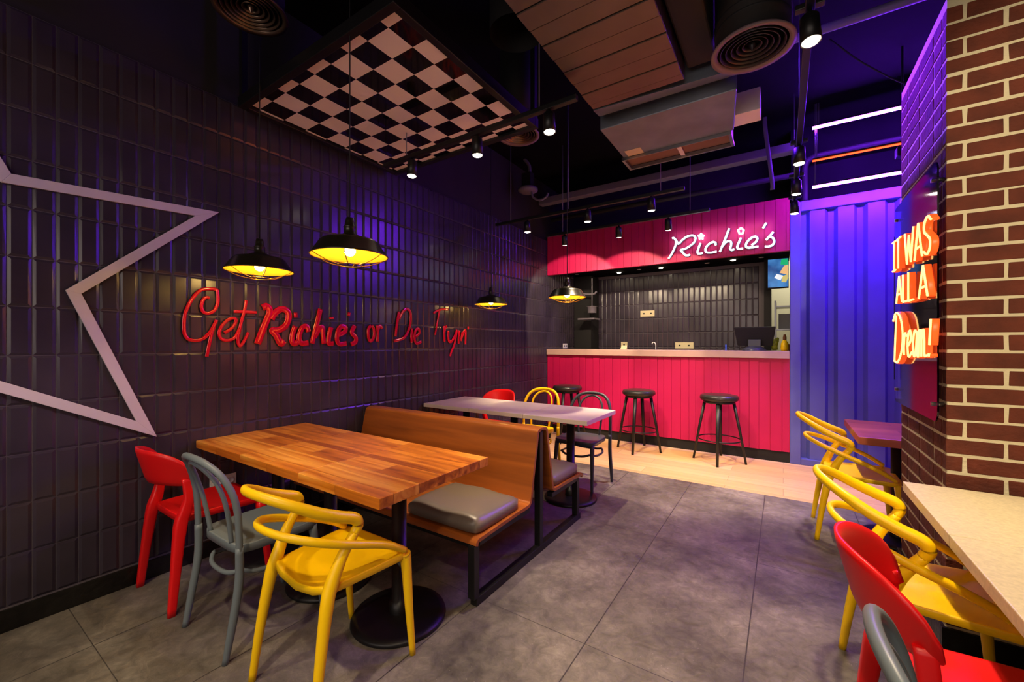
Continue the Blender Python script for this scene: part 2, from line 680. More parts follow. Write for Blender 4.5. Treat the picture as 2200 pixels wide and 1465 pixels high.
for r in range(rows):
    z0 = 0.108 + r * bh + 0.0065
    z1 = z0 + bh - 0.013
    first = 0.055 if r % 2 else 0.175
    x = CXF - 0.003
    xe = CXF + first
    while x < 2.5:
        brick(mb, x + (0.0065 if x > CXF else 0), xe - 0.0065, CYN - 0.003, CYN + 0.05, z0, z1)
        x, xe = xe, xe + 0.24
    first = 0.175 if r % 2 else 0.055
    y = CYN + 0.053
    ye = CYN + first + 0.004
    if ye < y + 0.02:
        ye += 0.12
    while y < CYFAR - 0.01:
        brick(mb, CXF - 0.003, CXF + 0.05, y + 0.0065, min(ye, CYFAR) - 0.0065, z0, z1)
        y, ye = ye, ye + 0.24
col = struct(mb.build('brick_column', [M_MORTAR, M_BRICK, M_BLACKWALL], bevel=0.003))
mb = MB()
mb.box(CXF - 0.02, 2.6, CYN - 0.02, CYN - 0.006, 0.0, 0.108)
mb.box(CXF - 0.02, CXF - 0.006, CYN - 0.006, CYFAR, 0.0, 0.108)
struct(mb.build('baseboard_column', M_SKIRT, bevel=0.002))

# container wall: corrugated sheet in a frame
ct = empty('shipping_container_wall', (0.063, BY, 0))
tag(ct, 'violet-lit blue corrugated container side wall between red counter and brick column', 'container wall')
mb = MB()
prof = []
x = 0.10
pitch = 0.245
while x < 2.45:
    prof += [(x, 0.09), (x + 0.055, 0.09), (x + 0.085, 0.03), (x + 0.215, 0.03)]
    x += pitch
n0 = len(mb.v)
for (px_, py_) in prof:
    mb.v += [(px_, py_, 0.07), (px_, py_, 2.82)]
for i in range(len(prof) - 1):
    a = n0 + i * 2
    mb.face((a, a + 2, a + 3, a + 1), 0)
sh = mb.build('corrugated_sheet', M_CONT, ct)
sol = sh.modifiers.new('solid', 'SOLIDIFY')
sol.thickness = 0.004
MB().box(0.0, 0.10, 0.0, 0.13, 0.0, 2.93).build('corner_post', M_CONT, ct, bevel=0.006)
MB().box(0.10, 2.5, 0.0, 0.11, 0.0, 0.07).build('bottom_rail', M_CONT, ct, bevel=0.006)
MB().box(0.10, 2.5, 0.0, 0.11, 2.82, 2.93).build('top_rail', M_CONT, ct, bevel=0.006)

# ------------------------------------------------------------------ counter and fascia


def plank_board(x0, x1, y, z0, z1, w=0.098, depth=0.02):
    mb = MB()
    mb.box(x0, x1, y + 0.006, y + 0.05, z0, z1, 0)
    x = x0
    while x < x1 - 0.01:
        ww = w * random.choice((0.8, 1.0, 1.0, 1.15))
        xe = min(x + ww, x1)
        d = random.uniform(0, 0.008)
        mb.box(x + 0.002, xe - 0.002, y - d, y + 0.006, z0, z1, 0)
        x = xe
    return mb


bar = empty('service_counter', (-1.5, BY, 0))
tag(bar, 'long crimson plank-fronted service counter with black plinth behind the bar stools', 'counter')
mb = plank_board(-3.03 + 1.5, 0.06 + 1.5, 0.0, 0.125, 1.18)
mb.build('plank_front', M_CRIM, bar)
MB().box(-3.03 + 1.5, 0.06 + 1.5, 0.012, 0.06, 0, 0.125).build('plinth', M_BLACKM, bar)
MB().box(-3.03 + 1.5, 0.06 + 1.5, 0.052, 0.5, 0.125, 1.178).build('carcass', M_BLACKM, bar)
tag(MB().box(-3.03, 0.06, BY - 0.035, BY + 0.52, 1.181, 1.262).build('countertop', mat('warm_stone_slab', (196, 160, 146), rough=0.4, noise=0.05), bevel=0.004),
    'pale stone slab lying along the top of the crimson service counter', 'countertop')
fa = empty('fascia_panel', (-1.5, BY, 2.40))
tag(fa, 'crimson plank fascia board above the service counter carrying the white neon name', 'fascia')
plank_board(-3.03 + 1.5, 0.06 + 1.5, 0.0, 0.0, 0.595).build('plank_front', M_CRIM, fa)
MB().box(-3.03 + 1.5, 0.06 + 1.5, 0.051, 0.065, 0.0, 0.595).build('backing_board', M_BLACKM, fa)

# ------------------------------------------------------------------ white neon name on the fascia


def neon7(pts, y):
    return [on_y(1400 + a / 7.333, 440 + b / 7.333, y) for a, b in pts]


RS = empty('neon_sign', (-0.7, BY - 0.03, 2.65))
tag(RS, "white neon script reading Richie's glowing on the crimson fascia", 'neon sign')
LET = [
    ('letter_r', [[(325, 525), (350, 522), (378, 560), (380, 620), (350, 700), (310, 780), (265, 848)],
                  [(375, 545), (400, 585), (425, 612), (480, 555), (550, 503), (620, 483), (672, 490), (690, 530), (668, 590), (600, 650), (530, 690), (460, 712), (490, 750), (530, 792), (570, 797), (605, 782)]]),
    ('letter_i', [[(770, 605), (742, 670), (722, 745), (740, 770), (800, 760)]]),
    ('letter_c', [[(1010, 635), (1005, 600), (970, 585), (910, 612), (860, 665), (845, 715), (870, 748), (940, 750), (1022, 735)]]),
    ('letter_h', [[(1220, 372), (1165, 520), (1115, 640), (1075, 738)],
                  [(1110, 660), (1160, 595), (1215, 570), (1250, 585), (1250, 640), (1235, 690), (1260, 712), (1302, 700)]]),
    ('letter_i', [[(1405, 520), (1375, 590), (1350, 655), (1362, 690), (1440, 688)]]),
    ('letter_e', [[(1575, 635), (1640, 585), (1665, 532), (1645, 502), (1600, 505), (1535, 548), (1488, 615), (1490, 662), (1540, 675), (1680, 655)]]),
    ('apostrophe', [[(1805, 285), (1780, 325), (1755, 365)]]),
    ('letter_s', [[(1915, 428), (1860, 490), (1803, 553)], [(1860, 492), (1918, 530), (1930, 590), (1895, 638), (1840, 655), (1785, 655)]]),
]
for nm, strokes in LET:
    mb = MB()
    mk = MB()
    for s in strokes:
        p = smooth_path(neon7(s, BY - 0.045), 6)
        p = [q - RS.location for q in p]
        mb.sweep(p, 0.0105, seg=8)
        q2 = [q + Vector((0, 0.018, 0)) for q in p]
        mk.sweep(q2, 0.017, 0.006, ref=Vector((0, 1, 0)), seg=8)
    o = mb.build(nm, M_NEONW, RS)
    mk.build('backing_channel', M_DGREY, o)
for cx, cy, nm in ((780, 498, 'leaf_dot'), (1408, 412, 'flower_dot')):
    mb = MB()
    pts = []
    for k in range(10):
        a = 2 * PI * k / 10 + PI / 2
        rr = 46 if k % 2 == 0 else (26 if nm == 'leaf_dot' else 38)
        pts.append((cx + rr * math.cos(a), cy - rr * math.sin(a)))
    p = smooth_path(neon7(pts, BY - 0.045), 4, closed=True)
    mb.sweep([q - RS.location for q in p], 0.009, seg=8, closed=True)
    if nm == 'leaf_dot':
        mb.sweep([q - RS.location for q in neon7([(780, 480), (782, 520)], BY - 0.045)], 0.009, seg=8)
    mb.build(nm, M_NEONW, RS)
add_light('neon_glow', 'AREA', (-0.65, BY - 0.09, 2.68), 0.9, (0.7, 0.92, 1.0), target=(-0.65, BY, 2.68), size=1.1, size_y=0.2)

# ------------------------------------------------------------------ red lettering on the tiles
WS = empty('wall_lettering', (WX + 0.012, 2.2, 1.5))
tag(WS, "glossy red script Get Richie's or Die Tryin' fixed to the dark tiled wall", 'wall lettering')


def wl(pts, conv):
    return [on_x(*conv(p), WX + 0.018) for p in pts]


c5 = lambda p: (380 + p[0] / 6.875, 600 + p[1] / 6.875)
c1b = lambda p: (560 + p[0] / 9.155, 620 + p[1] / 9.155)
c2b = lambda p: (770 + p[0] / 9.167, 640 + p[1] / 9.167)
WORDS = [
    ('word_get', [
        ('letter_g', c5, 0.0085, [[(480, 275), (430, 268), (385, 310), (362, 400), (390, 480), (470, 500), (560, 450), (605, 330), (600, 200), (570, 148), (400, 145), (300, 200), (200, 330), (130, 480), (105, 620), (110, 780), (160, 875), (260, 905), (380, 880), (480, 790), (550, 680), (585, 600)],
                                  [(560, 650), (520, 780), (490, 900), (460, 1040), (440, 1145)]]),
        ('letter_e', c5, 0.0085, [[(700, 790), (800, 730), (860, 650), (870, 590), (830, 575), (760, 595), (670, 680), (625, 780), (645, 865), (710, 900), (790, 895), (860, 850), (930, 720)]]),
        ('letter_t', c5, 0.0085, [[(1025, 310), (1000, 450), (960, 600), (925, 750), (900, 880), (930, 985), (1000, 900), (1055, 785)], [(840, 475), (1000, 480), (1180, 490)]]),
    ]),
    ('word_richies', [
        ('letter_r', c5, 0.020, [[(1265, 420), (1330, 400), (1375, 470), (1330, 600), (1270, 740), (1190, 955)],
                                 [(1395, 590), (1430, 520), (1490, 465), (1560, 440), (1640, 480), (1650, 580), (1600, 690), (1500, 750), (1410, 755), (1470, 830), (1535, 950), (1585, 905)]]),
        ('letter_i', c1b, 0.017, [[(680, 740), (625, 900), (620, 1050), (680, 1085), (740, 1040)], [(655, 520), (720, 520)]]),
        ('letter_c', c1b, 0.017, [[(945, 850), (910, 745), (830, 760), (770, 880), (760, 1010), (820, 1080), (940, 1065)]]),
        ('letter_h', c1b, 0.017, [[(1175, 400), (1125, 620), (1065, 850), (1010, 1080)], [(1060, 960), (1120, 850), (1175, 765), (1225, 775), (1225, 900), (1245, 1085)]]),
        ('letter_i', c1b, 0.017, [[(1390, 760), (1350, 900), (1340, 1070), (1430, 1080)], [(1390, 560), (1395, 600)]]),
        ('letter_e', c1b, 0.017, [[(1530, 910), (1650, 850), (1670, 765), (1590, 745), (1515, 850), (1505, 1010), (1560, 1090), (1690, 1075)]]),
        ('letter_s', c1b, 0.017, [[(1850, 725), (1795, 860), (1870, 960), (1865, 1050), (1780, 1095)]]),
        ('apostrophe', c1b, 0.012, [[(1745, 470), (1730, 540)]]),
    ]),
    ('word_or', [
        ('letter_o', c2b, 0.012, [[(250, 540), (195, 620), (200, 780), (240, 850), (300, 780), (305, 620), (262, 545)]]),
        ('letter_r', c2b, 0.012, [[(370, 540), (385, 700), (375, 860)], [(380, 660), (420, 550), (470, 600)]]),
    ]),
    ('word_die', [
        ('letter_d', c2b, 0.012, [[(800, 270), (760, 520), (730, 760)], [(800, 420), (880, 265), (960, 215), (1022, 280), (1030, 420), (1000, 600), (900, 780), (700, 850)]]),
        ('letter_i', c2b, 0.012, [[(1060, 600), (1045, 740), (1050, 880)]]),
        ('letter_e', c2b, 0.012, [[(1130, 760), (1200, 690), (1185, 610), (1125, 640), (1105, 790), (1145, 895), (1240, 860)]]),
    ]),
    ('word_tryin', [
        ('letter_t', c2b, 0.010, [[(1480, 300), (1545, 255), (1640, 225), (1770, 225)], [(1600, 235), (1555, 480), (1510, 730)]]),
        ('letter_r', c2b, 0.012, [[(1685, 550), (1690, 760), (1700, 860)], [(1690, 680), (1720, 580), (1745, 560)]]),
        ('letter_y', c2b, 0.013, [[(1770, 640), (1780, 840), (1840, 850), (1910, 720), (1940, 630)], [(1940, 640), (1895, 900), (1830, 1060), (1805, 1150)]]),
        ('letter_i', c2b, 0.013, [[(1990, 640), (1975, 780), (1975, 900)]]),
        ('letter_n', c2b, 0.014, [[(2045, 680), (2020, 850)], [(2030, 800), (2065, 690), (2110, 640), (2112, 760), (2108, 915)]]),
        ('apostrophe', c2b, 0.012, [[(2165, 560), (2160, 620)]]),
    ]),
]
for wn, letters in WORDS:
    W = None
    first = None
    holder = None
    for k, (ln, cv, hw, strokes) in enumerate(letters):
        mb = MB()
        for s in strokes:
            p = wl(s, cv)
            p = smooth_path(p, 7) if len(p) > 2 else p
            mb.sweep([q - WS.location for q in p], hw * 1.2, 0.004, ref=Vector((1, 0, 0)), seg=10)
        mb.build(ln, M_LETTER, WS)

# ------------------------------------------------------------------ white star outline on the tiles
star = empty('star_outline', (WX + 0.012, 0.056, 1.718))
tag(star, 'big white star outline of mitred battens mounted on the dark tiled wall', 'wall star')
Ro, Ri, w = 1.206, 0.50, 0.048
outer = []
for k in range(10):
    a = R(-12.8 + 36 * (k - 0))
    rr = Ri if k % 2 == 0 else Ro
    outer.append(Vector((rr * math.cos(a), rr * math.sin(a))))


def line_off(a, b, d):
    t = (b - a).normalized()
    nn = Vector((-t.y, t.x))
    return a + nn * d, t


inner = []
for k in range(10):
    a, b, c = outer[k - 1], outer[k], outer[(k + 1) % 10]
    p1, t1 = line_off(a, b, w)
    p2, t2 = line_off(b, c, w)
    den = t1.x * t2.y - t1.y * t2.x
    s = ((p2 - p1).x * t2.y - (p2 - p1).y * t2.x) / den
    inner.append(p1 + t1 * s)
for k in range(10):
    k2 = (k + 1) % 10
    q = [outer[k], outer[k2], inner[k2], inner[k]]
    q = [p * 0.9995 for p in q]
    mb = MB()
    n0 = 0
    mb.v = [(0.0, p.x, p.y) for p in q] + [(0.012, p.x, p.y) for p in q]
    for f in ((0, 3, 2, 1), (4, 5, 6, 7), (0, 1, 5, 4), (1, 2, 6, 5), (2, 3, 7, 6), (3, 0, 4, 7)):
        mb.face(f)
    mb.build('batten', M_STAR, star, bevel=0.0012, segs=1)

# ------------------------------------------------------------------ sockets
def wall_socket(name, label, M, w, h, n, mats=M_WHITE, switch=False, group=None):
    t = empty(name)
    t.matrix_world = M
    tag(t, label, 'socket', group)
    MB().box(-w / 2, w / 2, -0.01, 0, -h / 2, h / 2).build('cover_plate', mats, t, bevel=0.002)
    for k in range(n):
        cx = (k - (n - 1) / 2) * w / n
        mb = MB()
        if switch:
            mb.box(cx - 0.014, cx + 0.014, -0.0125, -0.0095, -0.012, 0.012)
        else:
            mb.lathe([(0.0, 0), (0.021, 0), (0.023, 0.0), (0.023, 0.004), (0.0185, 0.004), (0.018, 0.001), (0.0, 0.001)], (0, 0, 0), 20)
            mb.xform(Matrix.Translation((cx, -0.0105, 0)) @ Matrix.Rotation(R(90), 4, 'X'))
        mb.build('socket_insert', M_DARKHOLE if switch else mats, t)
    return t


RWALL = Matrix.Rotation(R(90), 4, 'Z')
wall_socket('wall_socket', 'white double socket low on the tiled wall beside the red chair', Matrix.Translation((WX + 0.007, 1.19, 0.455)) @ RWALL, 0.15, 0.082, 2)
wall_socket('wall_socket', 'cream double socket high on the tiled kitchen wall', Matrix.Translation((-1.87, KY - 0.007, 1.845)), 0.23, 0.10, 2, M_CREAM, True)
wall_socket('wall_socket', 'cream single socket just above the counter beside a cream card', Matrix.Translation((-2.26, KY - 0.007, 1.33)), 0.11, 0.10, 1, M_CREAM, True)
wall_socket('wall_socket', 'cream double socket just above the counter left of the blue pen', Matrix.Translation((-1.30, KY - 0.007, 1.32)), 0.27, 0.10, 2, M_CREAM, True)
wall_socket('wall_socket', 'small white socket just above the counter under the pendant lamp', Matrix.Translation((WX + 0.007, 6.2, 1.31)) @ RWALL, 0.15, 0.08, 2, M_WHITE, True)

# ------------------------------------------------------------------ chequered ceiling panel
cp = empty('chequered_ceiling_panel', (-2.21, 1.87, 2.90))
tag(cp, 'black and white chequered panel in a black frame hung from the ceiling', 'ceiling panel')
px0, px1, py0, py1 = -2.905, -1.50, 1.285, 2.50
ox, oy = -1.934, 1.347
T = 0.1585
mb = MB()
i0 = int(math.floor((px0 - ox) / T))
j0 = int(math.floor((py0 - oy) / T))
i = i0
while ox + i * T < px1:
    j = j0
    while oy + j * T < py1:
        xa, xb = max(px0, ox + i * T), min(px1, ox + (i + 1) * T)
        ya, yb = max(py0, oy + j * T), min(py1, oy + (j + 1) * T)
        if xb - xa > 1e-4 and yb - ya > 1e-4:
            mb.box(xa + 2.21, xb + 2.21, ya - 1.87, yb - 1.87, 0.0, 0.012, 1 if (i + j) % 2 == 0 else 0)
        j += 1
    i += 1
mb.build('chequered_board', [M_CHKW, M_CHKB], cp)
mb = MB()
a0, a1, b0, b1 = px0 + 2.21, px1 + 2.21, py0 - 1.87, py1 - 1.87
for w_, z0, z1 in ((0.045, -0.02, 0.05),):
    mb.box(a0 - w_, a1 + w_, b0 - w_, b0, z0, z1)
    mb.box(a0 - w_, a1 + w_, b1, b1 + w_, z0, z1)
    mb.box(a0 - w_, a0, b0, b1, z0, z1)
    mb.box(a1, a1 + w_, b0, b1, z0, z1)
mb.build('frame', M_BLACK, cp, bevel=0.004)
mb = MB()
for x_, y_ in ((a0 - 0.025, b0 - 0.02), (a1 + 0.02, b0 - 0.02), (a0 - 0.025, b1 + 0.02), (a1 + 0.02, b1 + 0.02)):
    MB().bar((x_, y_, 0.05), (x_, y_, 0.9), 0.035, 0.035).build('hanger', M_BLACK, cp)

# ------------------------------------------------------------------ ducts, diffusers, fan coil unit
du = empty('ventilation_duct', (-0.72, 1.0, 2.8))
tag(du, 'wide bronze-toned rectangular air duct running under the black ceiling', 'duct')
mb = MB()
y = -1.6
k = 0
while y < 1.40:
    ye = min(y + 0.118, 1.41)
    d = 0.004 * (k % 2)
    mb.box(-0.267, 0.267, y + 0.0015, ye - 0.0015, 0.0 + d, 0.3)
    y = ye
    k += 1
mb.build('duct_body', M_GALV, du, bevel=0.003, segs=1)
mb = MB()
mb.hexa([(-0.267, 1.415, 0.0), (0.44, 1.49, 0.02), (0.5, 1.62, 0.06), (-0.30, 1.60, 0.06),
         (-0.267, 1.415, 0.3), (0.44, 1.49, 0.3), (0.5, 1.62, 0.28), (-0.30, 1.60, 0.28)])
mb.build('flexible_collar', M_ACBLUE, du)

ac = empty('fan_coil_unit', (-0.64, 2.9, 2.8))
tag(ac, 'grey metal fan coil air conditioning unit hung beyond the bronze duct', 'air conditioner')
MB().hexa([(-0.40, -0.24, 0.0), (0.42, -0.24, 0.0), (0.36, 0.26, 0.0), (-0.40, 0.26, 0.0), (-0.40, -0.24, 0.26), (0.42, -0.24, 0.26), (0.36, 0.26, 0.26), (-0.40, 0.26, 0.26)]).build('casing', M_ACBLUE, ac, bevel=0.006)
MB().box(-0.41, 0.34, 0.262, 0.45, 0.005, 0.22).build('outlet_duct', M_BRONZE, ac, bevel=0.004)
mb = MB()
mb.box(-0.415, 0.345, 0.452, 0.47, -0.02, 0.005)
mb.box(-0.415, 0.345, 0.256, 0.264, -0.022, 0.003)
mb.box(-0.415, -0.395, 0.264, 0.452, -0.02, 0.003)
mb.box(0.325, 0.345, 0.264, 0.452, -0.02, 0.003)
mb.build('flange', M_CHROME, ac)
MB().bar((0.0, 0.262, -0.004), (0.0, 0.45, -0.004), 0.03, 0.004).build('tape_strip', M_WHITE, ac)
MB().box(-0.36, -0.24, 0.15, 0.25, -0.003, -0.0005).build('paper_label', M_CREAM, ac)
MB().box(0.36, 0.52, 0.10, 0.26, 0.02, 0.16).build('control_box', M_WHITE, ac, bevel=0.003)
mb = MB()
for a_, b_ in ((-0.38, -0.2), (0.38, -0.2), (-0.38, 0.22), (0.32, 0.22)):
    MB().sweep([(a_, b_, 0.26), (a_, b_, 0.99)], 0.005, seg=6).build('hanger_rod', M_BLACKM, ac)

tag(MB().box(-0.44, -0.292, 1.55, 2.42, 2.86, 3.5).build('plenum_box', M_BLACKM, bevel=0.01),
    'black boxed duct between the bronze duct and the big round vent', 'duct')


def diffuser(name, loc, r, label, neck, rim, slats):
    t = empty(name, loc)
    tag(t, label, 'ceiling vent', 'round ceiling vents')
    MB().lathe([(r * 0.84, 0.008), (r, 0.0), (r * 1.0, 0.008), (r * 0.86, 0.035)], seg=48, closed=True).build('outer_ring', rim, t)
    for k in range(5):
        q = r * (0.76 - 0.135 * k)
        MB().lathe([(q, 0.006 + 0.004 * k), (q + 0.004, 0.006 + 0.004 * k), (q - r * 0.05, 0.04), (q - r * 0.05 - 0.003, 0.04)], seg=48, closed=True).build('vent_ring', slats, t)
    MB().lathe([(0.0, -0.004), (r * 0.07, 0.018), (r * 0.11, 0.04), (0.0, 0.04)], seg=24).build('centre_cone', slats, t)
    mb = MB()
    mb.lathe([(r * 0.87, 0.02), (r * 0.87, neck), (r * 0.9, neck), (r * 0.9, 0.02)], seg=40, closed=True)
    for z in (0.10, 0.14):
        mb.lathe([(r * 0.9, z), (r * 0.915, z + 0.005), (r * 0.9, z + 0.01)], seg=40)
    mb.build('neck_duct', M_BLACKM, t)
    return t


diffuser('round_diffuser', (-0.124, 2.27, 2.75), 0.178, 'round ringed ceiling vent with pale rim beside the brightest spotlight', 1.0, M_PINKRIM, mat('dark_vent_blade', (52, 46, 50), rough=0.35, metal=0.4))
diffuser('round_diffuser', (-2.35, 1.05, 3.10), 0.175, 'dark round ringed ceiling vent by the near corner of the chequered panel', 0.65, M_DIFF, M_DIFF)
diffuser('round_diffuser', (-1.76, 2.76, 3.0), 0.165, 'round ceiling vent half hidden beyond the far edge of the chequered panel', 0.75, M_PINKRIM, M_DIFF)
# black round duct stub between panel and bronze duct
tag(MB().lathe([(0.15, 0.0), (0.15, 0.7), (0.0, 0.7)], (-1.26, 1.95, 3.1), 32).build('round_duct', M_BLACKM),
    'black round duct stub hanging between chequered panel and bronze duct', 'duct')

# beam and pipes
struct(MB().box(-3.03, 0.10, 5.30, 5.42, 3.405, 3.50).build('ceiling_beam', M_PIPE, bevel=0.01))
tag(MB().sweep(smooth_path([(-0.165, 5.2, 3.79), (-0.16, 5.2, 3.66), (-0.10, 5.2, 3.10), (-0.098, 5.22, 3.0)], 6), 0.02, seg=10).build('conduit_pipe', M_PIPE),
    'grey vertical conduit pipe dropping behind the fascia near its right end', 'pipe')
tag(MB().sweep(smooth_path([(0.2, 5.64, 2.931), (0.2, 5.64, 3.1), (0.2, 5.64, 3.32), (0.28, 5.64, 3.41), (0.6, 5.64, 3.42), (1.4, 5.64, 3.42)], 6), 0.035, seg=10).build('drain_pipe', M_BLACKM),
    'thick pipe bending behind the violet light bars', 'pipe')
tag(MB().sweep([(-2.9, 5.47, 3.20), (0.1, 5.47, 3.20)], 0.03, seg=10).build('ceiling_pipe', M_BLACKM),
    'dark horizontal pipe above the crimson fascia', 'pipe')
tag(MB().sweep([(-0.2, 3.6, 3.55), (1.6, 3.6, 3.55)], 0.03, seg=10).build('ceiling_pipe', M_PIPE),
    'grey horizontal pipe behind the brightest spotlight near the brick column', 'pipe')
tag(MB().sweep(smooth_path([(0.3, 4.0, 3.7), (0.55, 4.1, 3.45), (0.85, 4.2, 3.25), (1.2, 4.2, 3.22)], 6), 0.006, seg=6).build('hanging_cable', M_BLACKM),
    'thin loose cable sagging under the ceiling beside the brick column', 'cable')
MBb = MB()

# dark boxed projector hanging by the left wall
pj = empty('hanging_device', (-2.82, 4.65, 3.40))
tag(pj, 'dark box with a round dish hanging on a pipe high beside the left wall', 'ceiling device')
MB().box(-0.07, 0.07, -0.05, 0.05, 0.0, 0.2).build('housing', M_BLACKM, pj, bevel=0.006)
MB().lathe([(0.0, -0.06), (0.09, -0.055), (0.13, -0.03), (0.13, 0.0), (0.0, 0.0)], seg=28).build('dish', M_PIPE, pj)
MB().sweep(smooth_path([(0.03, 0, 0.2), (0.02, 0, 0.3), (-0.05, 0, 0.4)], 5), 0.022, seg=8).build('feed_pipe', M_PIPE, pj)
MB().sweep(smooth_path([(0.06, 0, -0.05), (0.08, 0, -0.13), (0.17, 0.02, -0.18), (0.25, 0.04, -0.15), (0.28, 0.05, -0.10)], 6), 0.014, seg=8).build('cable_loop', M_PIPE, pj)

# ------------------------------------------------------------------ track rails and spotlights


def rail(a, b, label, z=2.71, drops=()):
    t = empty('track_rail', (a[0], a[1], z))
    tag(t, label, 'lighting track', None)
    v = Vector((b[0] - a[0], b[1] - a[1], 0))
    MB().bar((0, 0, 0), tuple(v), 0.034, 0.03).build('rail_profile', M_BLACK, t, bevel=0.003)
    for d in drops:
        p = v * d
        MB().sweep([(p.x, p.y, 0.015), (p.x, p.y, CZ - z)], 0.0035, seg=6).build('suspension_wire', M_PIPE, t)
    return t


rail((-2.55, 2.09), (-0.95, 2.09), 'black lighting track passing under the chequered panel', drops=(0.15, 0.85))
rail((-2.75, 3.83), (-0.72, 3.83), 'black lighting track over the pale table with three spotlights', drops=(0.1, 0.45, 0.9))
rail((-2.5, 4.58), (-0.62, 4.58), 'black lighting track nearest to the crimson fascia', drops=(0.12, 0.9))
rail((0.09, 1.7), (0.09, 4.95), 'black lighting track running towards the violet wall', z=2.71, drops=(0.5, 0.98))
rail((-2.4, -0.1), (1.3, -0.1), 'black lighting track behind the viewer', drops=(0.2, 0.8))


def make_spot(z_top=0.1):
    t = empty('track_spotlight', (0, 0, 0))
    MB().box(-0.05, 0.05, -0.016, 0.016, 0.075, 0.098).build('adapter', M_BLACK, t, bevel=0.003)
    MB().sweep([(0, 0, 0.0), (0, 0, 0.078)], 0.008, seg=8).build('yoke', M_BLACK, t)
    h = MB().lathe([(0.0, 0.055), (0.02, 0.055), (0.034, 0.04), (0.037, -0.065), (0.033, -0.065), (0.031, -0.052), (0.0, -0.052)], seg=24).build('lamp_head', M_BLACK, t)
    MB().lathe([(0.0, -0.073), (0.015, -0.0715), (0.026, -0.068), (0.031, -0.062), (0.031, -0.053), (0.0, -0.053)], seg=24).build('lens', M_LED, h)
    return t


spot0 = make_spot()
first_spot = [True]


def spot(x, y, z, target, energy, cone, label, blend=0.6, color=WARM, size=0.03, group='track spotlights'):
    o = spot0 if first_spot[0] else copy_tree(spot0)
    first_spot[0] = False
    o.location = (x, y, z + 0.03)
    tag(o, label, 'spotlight', group)
    head = [c for c in o.children if c.name.startswith('lamp_head')][0]
    d = (Vector(target) - Vector((x, y, z))).normalized()
    q = Vector((0, 0, -1)).rotation_difference(d)
    # heads tilt only as far as a real yoke would show
    head.rotation_euler = Matrix.Identity(3).to_quaternion().slerp(q, 0.35).to_euler()
    p = Vector((x, y, z + 0.03)) + Vector((0, 0, -0.076)) + d * 0.012
    add_light('spot_beam', 'SPOT', p, energy, color, target=tuple(p + d), size=size, spot=cone, blend=blend)
    return o


# row under the chequered panel
spot(-2.25, 2.09, 2.6, (-2.3, 1.75, 0.7), 60, 62, 'track spotlight nearest the left wall below the chequered panel')
spot(-1.65, 2.09, 2.6, (-1.6, 2.2, 0.6), 75, 60, 'middle track spotlight below the chequered panel')
spot(-1.125, 2.09, 2.6, (-0.7, 2.0, 0.0), 110, 58, 'track spotlight between the chequered panel and the bronze duct')
# row over the pale table
spot(-2.33, 3.83, 2.6, (-2.2, 4.2, 0.2), 50, 70, 'track spotlight next to the tiled wall, left end of the second row')
spot(-1.627, 3.83, 2.6, (-1.75, 4.4, 0.0), 165, 80, 'track spotlight in the middle of the second row')
spot(-1.006, 3.83, 2.6, (-0.95, 4.8, 0.0), 150, 74, 'track spotlight at the right end of the second row')
# row before the fascia
spot(-2.249, 4.58, 2.6, (-2.55, 5.58, 1.95), 95, 80, 'track spotlight hanging above the counter-side pendant lamp', blend=0.12)
spot(-1.567, 4.58, 2.6, (-1.75, 5.58, 1.9), 95, 78, 'track spotlight before the middle of the crimson fascia', blend=0.12)
spot(-1.025, 4.58, 2.6, (-1.15, 5.58, 1.8), 70, 74, 'track spotlight just left of the white neon name', blend=0.12)
# row on the right
spot(0.09, 2.05, 2.6, (0.45, 1.5, 0.5), 165, 72, 'largest track spotlight beside the round pale-rimmed vent')
spot(0.09, 3.39, 2.6, (0.15, 3.2, 0.0), 70, 58, 'track spotlight left of the upper violet light bar')
spot(0.09, 4.06, 2.6, (0.0, 4.5, 0.0), 110, 62, 'track spotlight left of the lower violet light bar')
spot(0.09, 4.66, 2.6, (-0.2, 4.95, 0.0), 110, 62, 'track spotlight at the corner of fascia and container wall')
# behind the camera
spot(-2.0, -0.1, 2.6, (-2.5, 0.5, 0.0), 60, 66, 'track spotlight behind the viewer on the left', group='spotlights behind the viewer')
spot(-1.1, -0.1, 2.6, (-1.3, 0.9, 0.4), 90, 66, 'track spotlight behind the viewer over the aisle', group='spotlights behind the viewer')
spot(0.0, -0.1, 2.6, (-0.2, 1.2, 0.0), 70, 66, 'track spotlight behind the viewer on the right', group='spotlights behind the viewer')
spot(0.9, -0.1, 2.6, (1.15, 2.56, 1.6), 250, 62, 'track spotlight behind the viewer aimed at the brick column', group='spotlights behind the viewer')

# unseen violet lamp added behind the bronze duct to light the brick column's flank
ww = empty('added_violet_lamp', (-0.9, 3.62, 3.6))
tag(ww, 'small unseen violet lamp added high behind the bronze duct', 'spotlight')
MB().box(-0.05, 0.05, -0.03, 0.03, 0.0, 0.2).build('bracket', M_BLACK, ww)
MB().box(-0.04, 0.055, -0.06, 0.06, -0.05, 0.02).build('housing', M_BLACK, ww, bevel=0.005)
MB().box(0.055, 0.06, -0.05, 0.05, -0.045, 0.015).build('lens', M_BARBLUE, ww)
add_light('violet_fill', 'SPOT', (-0.83, 3.62, 3.59), 1000, (0.12, 0.012, 1.0), target=(0.6, 3.0, 2.6), size=0.06, spot=50, blend=0.9)

